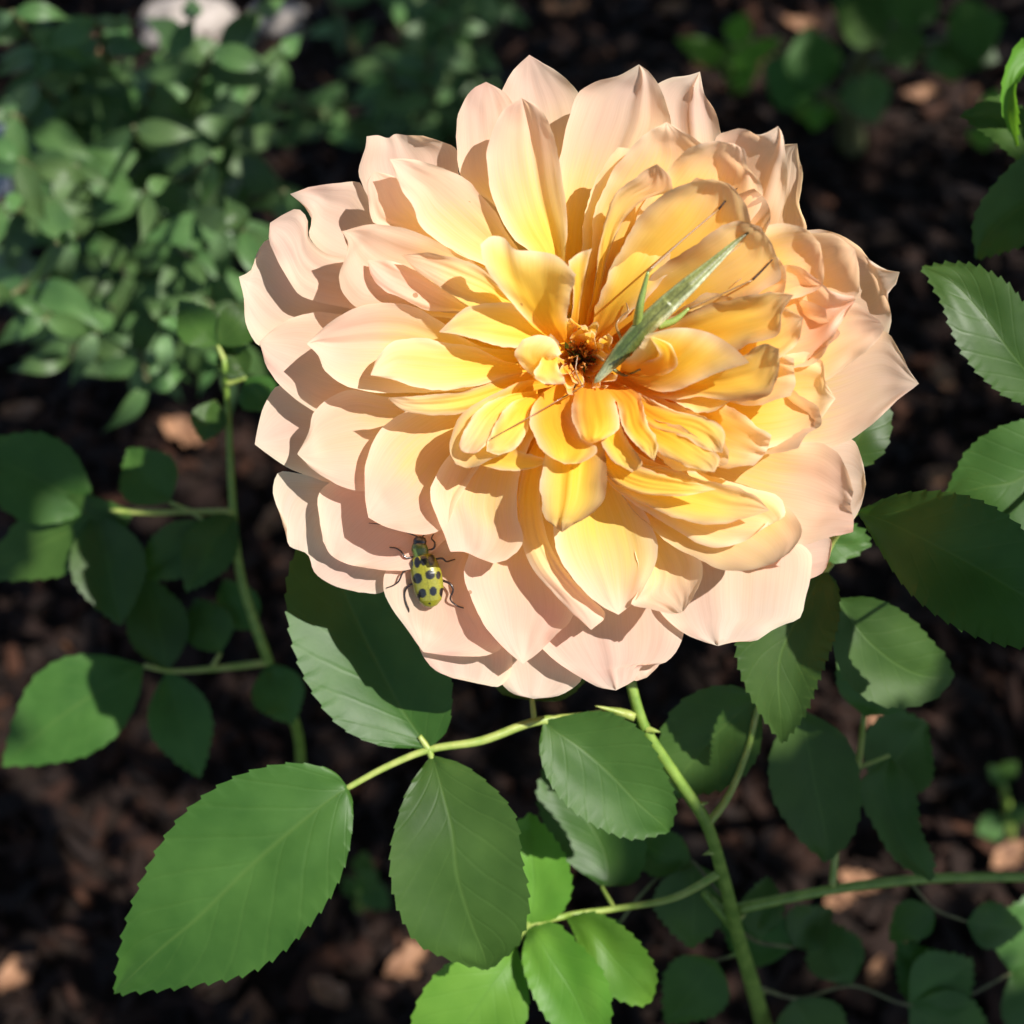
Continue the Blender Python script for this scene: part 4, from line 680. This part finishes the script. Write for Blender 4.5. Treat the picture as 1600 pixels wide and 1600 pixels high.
petal(5, [(700, 430), (420, 480), (250, 560), (110, 650), (30, 780), (10, 900), (50, 982)], [(720, 480), (500, 560), (512, 680), (482, 790), (400, 900), (250, 962), (150, 1012), (50, 982)], (-30, 15, 15), 26, dt=-.12, brown=.5)
petal(5, [(560, 520), (330, 560), (180, 650), (100, 780), (75, 890), (100, 908)], [(560, 560), (400, 600), (310, 740), (250, 850), (170, 915), (100, 908)], (0, 34, 40), 16, dt=.02)
petal(5, [(560, 540), (380, 610), (300, 720), (250, 830), (240, 900)], [(570, 580), (500, 660), (500, 760), (430, 870), (330, 925), (240, 900)], (5, 40, 42), -12, dt=-.08)
petal(5, [(420, 820), (430, 880), (540, 925), (642, 958)], [(100, 960), (230, 992), (400, 1022), (520, 1010), (642, 958)], (-5, 18, 22), 10, dt=-.1, brown=.3, n=22, m=11)
petal(5, [(640, 700), (610, 880), (585, 1050), (580, 1200), (620, 1335), (712, 1406)], [(820, 700), (950, 850), (992, 960), (986, 1100), (962, 1222), (880, 1312), (800, 1352), (712, 1406)], (-10, 45, 30), 24, dt=-.2, brown=1.0, crease=(-.1, 14, .35))
petal(5, [(680, 480), (570, 560), (510, 690), (555, 845), (645, 940), (730, 981)], [(790, 480), (785, 700), (850, 820), (935, 880), (835, 970), (730, 981)], (-20, 40, 75), 26, dt=-.26, brown=.3)
petal(5, [(850, 520), (960, 850), (1020, 950), (1150, 1032)], [(1000, 540), (1130, 850), (1212, 990), (1150, 1032)], (-10, 40, 50), 14, dt=-.2, brown=.6)
petal(5, [(820, 470), (775, 600), (790, 745), (850, 835), (905, 852)], [(950, 480), (1032, 560), (1072, 670), (1072, 760), (1000, 812), (905, 852)], (-15, 62, 70), -18, dt=-.22)
petal(5, [(960, 480), (1060, 620), (1100, 760), (1200, 880), (1290, 962)], [(1060, 470), (1200, 560), (1245, 720), (1312, 860), (1290, 962)], (-25, 40, 45), 16, dt=-.2, brown=.5)
petal(2, [(280, 1390), (360, 1350), (430, 1258)], [(330, 1440), (500, 1500), (700, 1430), (852, 1376)], (-25, 55, 95), 22, top=[(560, 1232), (680, 1250), (800, 1322)], dt=-.22, brown=.8, crease=(.1, 10, .3))
petal(2, [(380, 1400), (430, 1370), (480, 1350), (432, 1262)], [(420, 1430), (500, 1428), (556, 1390), (535, 1310), (432, 1262)], (30, 80, 104), 10, dt=-.2, n=22, m=11)
# crumpled petaloids round and over the stamens
RP = random.Random(31)
for k in range(30):
    a = k * 2.39996 + RP.uniform(-.3, .3); r0 = RP.uniform(8, 30); r1 = r0 + RP.uniform(22, 44); c, s = math.cos(a), math.sin(a); a2 = a + RP.uniform(-.7, .7); w_ = RP.uniform(8, 17)
    if (c * r0 + 8) ** 2 + (s * r0 + 5) ** 2 < 60: r0 += 14; r1 += 14
    e0 = (CX + math.cos(a2) * r1, CY - 8 + math.sin(a2) * r1); q0, q1 = RP.uniform(.7, 1.2), RP.uniform(.7, 1.2)
    petal(0, [(CX + c * r0 - s * 4, CY - 8 + s * r0 + c * 4), (CX + c * r1 * .62 - s * w_ * q0, CY - 8 + s * r1 * .62 + c * w_ * q0), (e0[0] - s * w_ * .5, e0[1] + c * w_ * .5)],
          [(CX + c * r0 + s * 4, CY - 8 + s * r0 - c * 4), (CX + c * r1 * .7 + s * w_ * q1, CY - 8 + s * r1 * .7 - c * w_ * q1), (e0[0] + s * w_ * .5, e0[1] - c * w_ * .5)],
          (-88, RP.uniform(-45, -15), RP.uniform(-30, 22)), RP.uniform(-14, 18), top=[(e0[0] + c * 4, e0[1] + s * 4)], dt=RP.uniform(-.12, .08), n=18, m=9, ripple=13, brown=RP.choice([0, .2, .7]))
R = random.Random(4)
for k in range(34):
    a = R.uniform(0, 6.283); r = 24 * math.sqrt(R.random()); b = (CX + math.cos(a) * r * .5, CY - 8 + math.sin(a) * r * .5, -92)
    e = (CX + math.cos(a) * r * 1.15 + R.uniform(-5, 5), CY - 10 + math.sin(a) * r * 1.15 + R.uniform(-5, 5), R.uniform(-50, -14))
    g = Geo(); g.pix([(*b, 1.8), ((b[0] + e[0]) / 2 + R.uniform(-5, 5), (b[1] + e[1]) / 2 + R.uniform(-5, 5), (b[2] + e[2]) / 2, 1.5), (*e, 1.3)], k=5, n=7)
    g.add(*blob(e, R.uniform(1.8, 3.2), R.uniform(1.6, 2.6), 2, 5, 7)); V, F, _ = g.arrays(); mesh('stamen', V, F, FILAM, flower)

# ------------------------------------------------------------------ insects resting on the petals
BV = BVHTree.FromPolygons([tuple(v) for v in np.concatenate(PV)], PF)
def surf(px, py, below=None):
    d = ray(px, py); o = Vector(CP); dv = Vector(d)
    if below is not None: o = Vector(CP + d * (D0 - below * S))
    hit = BV.ray_cast(o, dv.normalized())
    if hit[0] is None: return -150.0
    dep = (Vector(hit[0]) - Vector(CP)).dot(Vector(FW)); return (D0 - dep) / S
def insect_body(A, prof, hfun, k, n, colfun, flat=.75):
    """A: axis polyline (px,py), prof(s)->half width px"""
    C = crs(A, n); V = []; Cl = []
    for i in range(n):
        s = i / (n - 1); t = C[min(i + 1, n - 1)] - C[max(i - 1, 0)]; t = t / np.linalg.norm(t); pr = np.array([-t[1], t[0]]); w_, hgt = prof(s)
        for j in range(k):
            a = 2 * math.pi * j / k; q = C[i] + pr * math.cos(a) * w_; z = hfun(s) + math.sin(a) * hgt
            V.append((q[0], q[1], z)); Cl.append(colfun(s, math.cos(a), math.sin(a), q))
    F = [(i*k+j, i*k+(j+1) % k, (i+1)*k+(j+1) % k, (i+1)*k+j) for i in range(n - 1) for j in range(k)]
    return to_world(V), F, np.array(Cl)

def beetle():
    zx = lambda X, Y: (560 + X / 8, 800 + Y / 8)
    hp = [surf(*zx(*p), below=-62) for p in ((890, 1150), (860, 900), (780, 640), (760, 400))]
    base = max(hp) + 3
    fa, fb = hp[0], hp[3]
    spots = [(735, 630, 34, 62), (815, 610, 40, 55), (652, 640, 28, 70), (910, 600, 38, 62), (740, 830, 52, 60), (895, 785, 56, 52), (1000, 790, 26, 46), (800, 1015, 46, 52), (935, 990, 42, 52), (1045, 1005, 30, 52), (748, 1080, 20, 55), (890, 1145, 12, 12)]
    def prof(s):
        xs = [0, .03, .10, .25, .45, .60, .68, .715, .735, .76, .83, .875, .90, .94, .98, 1]
        ws = [1, 10, 18, 23.5, 24.5, 22.5, 20, 16, 12.5, 12.5, 13, 11.5, 10, 10.5, 8, 1]
        hs = [1, 7, 12, 16, 17, 15, 13, 11, 9, 9, 9.5, 8.5, 7, 7, 5, 1]
        return float(np.interp(s, xs, ws)), float(np.interp(s, xs, hs))
    hf = lambda s: fa + (fb - fa) * s + 13 - 3 * s
    def col(s, c, sn, q):
        if s > .885: return (.010, .007, .006)
        if s > .725: return (.075, .12, .014)
        if sn < -.25: return (.05, .05, .01)
        X, Y = (q[0] - 560) * 8, (q[1] - 800) * 8
        d = min(math.hypot((X - a) / rx_ / 1.13, (Y - b) / ry_ / 1.13) for a, b, rx_, ry_ in spots)
        f = min(1, max(0, (1.06 - d) / .14)); y = (.20, .19, .014)
        sut = .35 * max(0, 1 - abs(c + .02) / .05)
        return tuple(y[i] * (1 - f) * (1 - sut) + (.008, .007, .009)[i] * f for i in range(3))
    axis_ = [zx(905, 1200), zx(890, 1050), zx(850, 800), zx(800, 600), zx(765, 450), zx(775, 300)]
    V, F, C = insect_body(axis_, prof, hf, 72, 110, col)
    g = Geo(); Cs = [C]; g.add(V, F)
    def limb(pts, up, r=1.9, last=None):
        P = []
        for i, p in enumerate(pts):
            q = zx(*p); f_ = i / (len(pts) - 1); sh = surf(*zx(*pts[-1]), below=-62); sh = sh if abs(sh - fa) < 45 else fa - 8
            sq = surf(*q, below=-62); sq = sq + 2 if abs(sq - fa) < 40 and i > 0 else -999
            P.append((q[0], q[1], max(sq, (hf(.5) - 4) * (1 - f_) + (sh + 1.5) * f_ + 7 * math.sin(math.pi * min(1, f_ * 1.4))), r * (1 - .55 * f_)))
        n0 = g.n; g.pix(P, k=7); Cs.append(np.tile((.022, .010, .007), (g.n - n0, 1)))
    limb([(690, 560), (600, 572), (530, 490), (480, 455), (390, 440)], (0, 9, 7, 3, 1.5))
    limb([(850, 490), (950, 440), (952, 380), (915, 330), (940, 275)], (0, 8, 6, 3, 1.5))
    limb([(690, 690), (570, 740), (490, 880), (430, 920), (350, 950)], (0, 10, 6, 3, 1.5))
    limb([(920, 600), (1060, 585), (1100, 620), (1160, 605), (1210, 590)], (0, 10, 6, 3, 1.5))
    limb([(720, 870), (600, 950), (580, 1000), (600, 1150), (630, 1220), (545, 1395)], (0, 10, 9, 6, 3, 1.5), 2.2)
    limb([(1040, 850), (1160, 910), (1185, 960), (1150, 1090), (1250, 1180), (1320, 1200)], (0, 10, 9, 6, 3, 1.5), 2.2)
    for pts in ([(745, 310), (500, 215), (250, 150), (130, 138)], [(800, 310), (860, 250), (890, 190)]):
        P = []
        for i, p in enumerate(pts):
            q = zx(*p); P.append((*q, (hf(.97) if i == 0 else surf(*q, below=-95) + 5), 1.2 - .2 * i))
        n0 = g.n; g.pix(P, k=6); Cs.append(np.tile((.015, .008, .006), (g.n - n0, 1)))
    V, F, _ = g.arrays()
    tag(mesh('spotted_beetle', V, F, SHELL, cols={'col': np.concatenate(Cs)}, merge=False), 'yellow green beetle with black spots standing on a lower petal', 'beetle')
beetle()

def katydid():
    zx = lambda X, Y: (900 + X * .2125, 280 + Y * .2125)
    A = [zx(135, 1500), zx(300, 1310), zx(480, 1110), zx(640, 950), zx(850, 760), zx(1050, 580), zx(1180, 460), zx(1285, 378)]
    smp = [surf(*zx(*p)) for p in ((200, 1430), (330, 1280))]; s1 = [surf(*zx(*p)) for p in ((640, 950), (850, 760), (1050, 580), (1180, 460))]
    h0 = max(-5, min(60, max(smp))) + 16; h1 = max(s1) + 14
    hf = lambda s: h0 + (h1 - h0) * min(1, s * 1.6)
    def prof(s):
        xs = [0, .02, .06, .12, .2, .30, .40, .50, .62, .75, .85, .92, .97, 1]; ws = [1, 6, 8, 12, 16.5, 18, 19, 18, 15, 10.5, 7, 4.2, 2.5, .8]
        w_ = float(np.interp(s, xs, ws)) * .88; return w_, max(.8, w_ * (.85 if s < .5 else .7))
    def col(s, c, sn, q):
        wv = .5 + .5 * n3(s * 70, c * 9, 2) + .35 * n3(s * 18, c * 3, 7); sm = lambda a, b, x: min(1, max(0, (x - a) / (b - a))); mixv = lambda a, b, f: a * (1 - f) + np.array(b) * f
        c0 = np.array((.175, .185, .055))
        c0 = mixv(c0, (.34, .36, .21), 1 - sm(.07, .13, s)); c0 = mixv(c0, (.062, .10, .024), sm(.12, .17, s) * (1 - sm(.30, .42, s)) * .85)
        c0 = c0 * (1 - .45 * max(0, 1 - abs(c) / .12) * sm(.15, .2, s)); c0 = mixv(c0, (.58, .62, .42), sm(.5, .7, c) * sm(.32, .45, s) * (1 - sm(.85, .95, s)) * (.6 + .4 * wv))
        c0 = mixv(c0, (.32, .40, .19), sm(.6, .85, -c) * .7); c0 = mixv(c0, (.10, .08, .03), sm(.90, .96, s)); c0 = c0 * (.45 + 1.0 * wv)
        return tuple(c0)
    V, F, C = insect_body(A, prof, hf, 40, 150, col)
    g = Geo(); Cs = [C]; g.add(V, F)
    def limb(P, colr, k=7):
        n0 = g.n; Q = [(*zx(a, b), h, r) for a, b, h, r in P]; g.pix(Q, k=k); Cs.append(np.tile(colr, (g.n - n0, 1)))
    def sh(X, Y, d=5): return surf(*zx(X, Y)) + d
    GR, BR, DK = (.20, .27, .06), (.24, .13, .05), (.055, .03, .02)
    kn = max(hf(.4) + 45, sh(530, 680, 20))
    limb([(450, 1070, hf(.35), 8), (470, 930, (hf(.35) + kn) / 2, 6.5), (500, 800, kn - 12, 4.5), (530, 680, kn, 2.6)], GR)
    e = sh(1050, 220, 6); limb([(530, 680, kn, 2.4), (780, 450, max((kn + e) / 2, sh(780, 450)), 1.5), (1050, 220, e, 1.4)], BR)
    limb([(1050, 220, e, 2.0), (1090, 170, sh(1090, 170, 3), 1.7), (1185, 65, sh(1185, 65, 3), 1.0)], DK)
    k2 = max(sh(830, 950, 12), hf(.5) - 8)
    limb([(600, 1080, hf(.4) - 4, 7), (720, 1040, hf(.45) - 6, 5.5), (830, 950, k2, 2.6)], GR)
    e = sh(1300, 740, 6); limb([(830, 950, k2, 2.0), (1080, 840, max((k2 + e) / 2, sh(1080, 840)), 1.3), (1300, 740, e, 1.3)], BR)
    limb([(1300, 740, e, 2.0), (1370, 670, sh(1370, 670, 3), 1.7), (1445, 590, sh(1445, 590, 3), 1.0)], DK)
    limb([(340, 1190, hf(.2), 2.6), (300, 1060, sh(300, 1060, 18), 2), (340, 1005, sh(340, 1005, 12), 1.7), (385, 965, sh(385, 965, 8), 1.5), (370, 910, sh(370, 910, 3), 1.1)], BR)
    limb([(280, 1400, hf(.12), 3), (350, 1440, sh(350, 1440, 8), 2.4), (470, 1400, sh(470, 1400, 4), 1.4)], (.16, .17, .06))
    limb([(200, 1330, hf(.1), 2.5), (130, 1290, sh(130, 1290, 16), 2), (60, 1400, sh(60, 1400, 8), 1.5)], BR)
    # antennae reach out over the lower petals
    z5 = lambda X, Y: (700 + X * .25, 480 + Y * .25)
    for pts in ([(850, 490), (700, 575), (520, 680), (380, 760), (270, 822)], [(840, 490), (800, 400), (810, 300)]):
        P = []
        for i, p in enumerate(pts):
            q = z5(*p); P.append((*q, hf(0) if i == 0 else max(surf(*q) + 6, h0 - 4 * i), 1.3 - .14 * i))
        n0 = g.n; g.pix(P, k=6); Cs.append(np.tile((.22, .10, .03), (g.n - n0, 1)))
    V, F, _ = g.arrays()
    tag(mesh('katydid', V, F, HOPPER, cols={'col': np.concatenate(Cs)}, merge=False), 'slender green katydid with long thin legs resting in the centre of the bloom', 'katydid')
katydid()
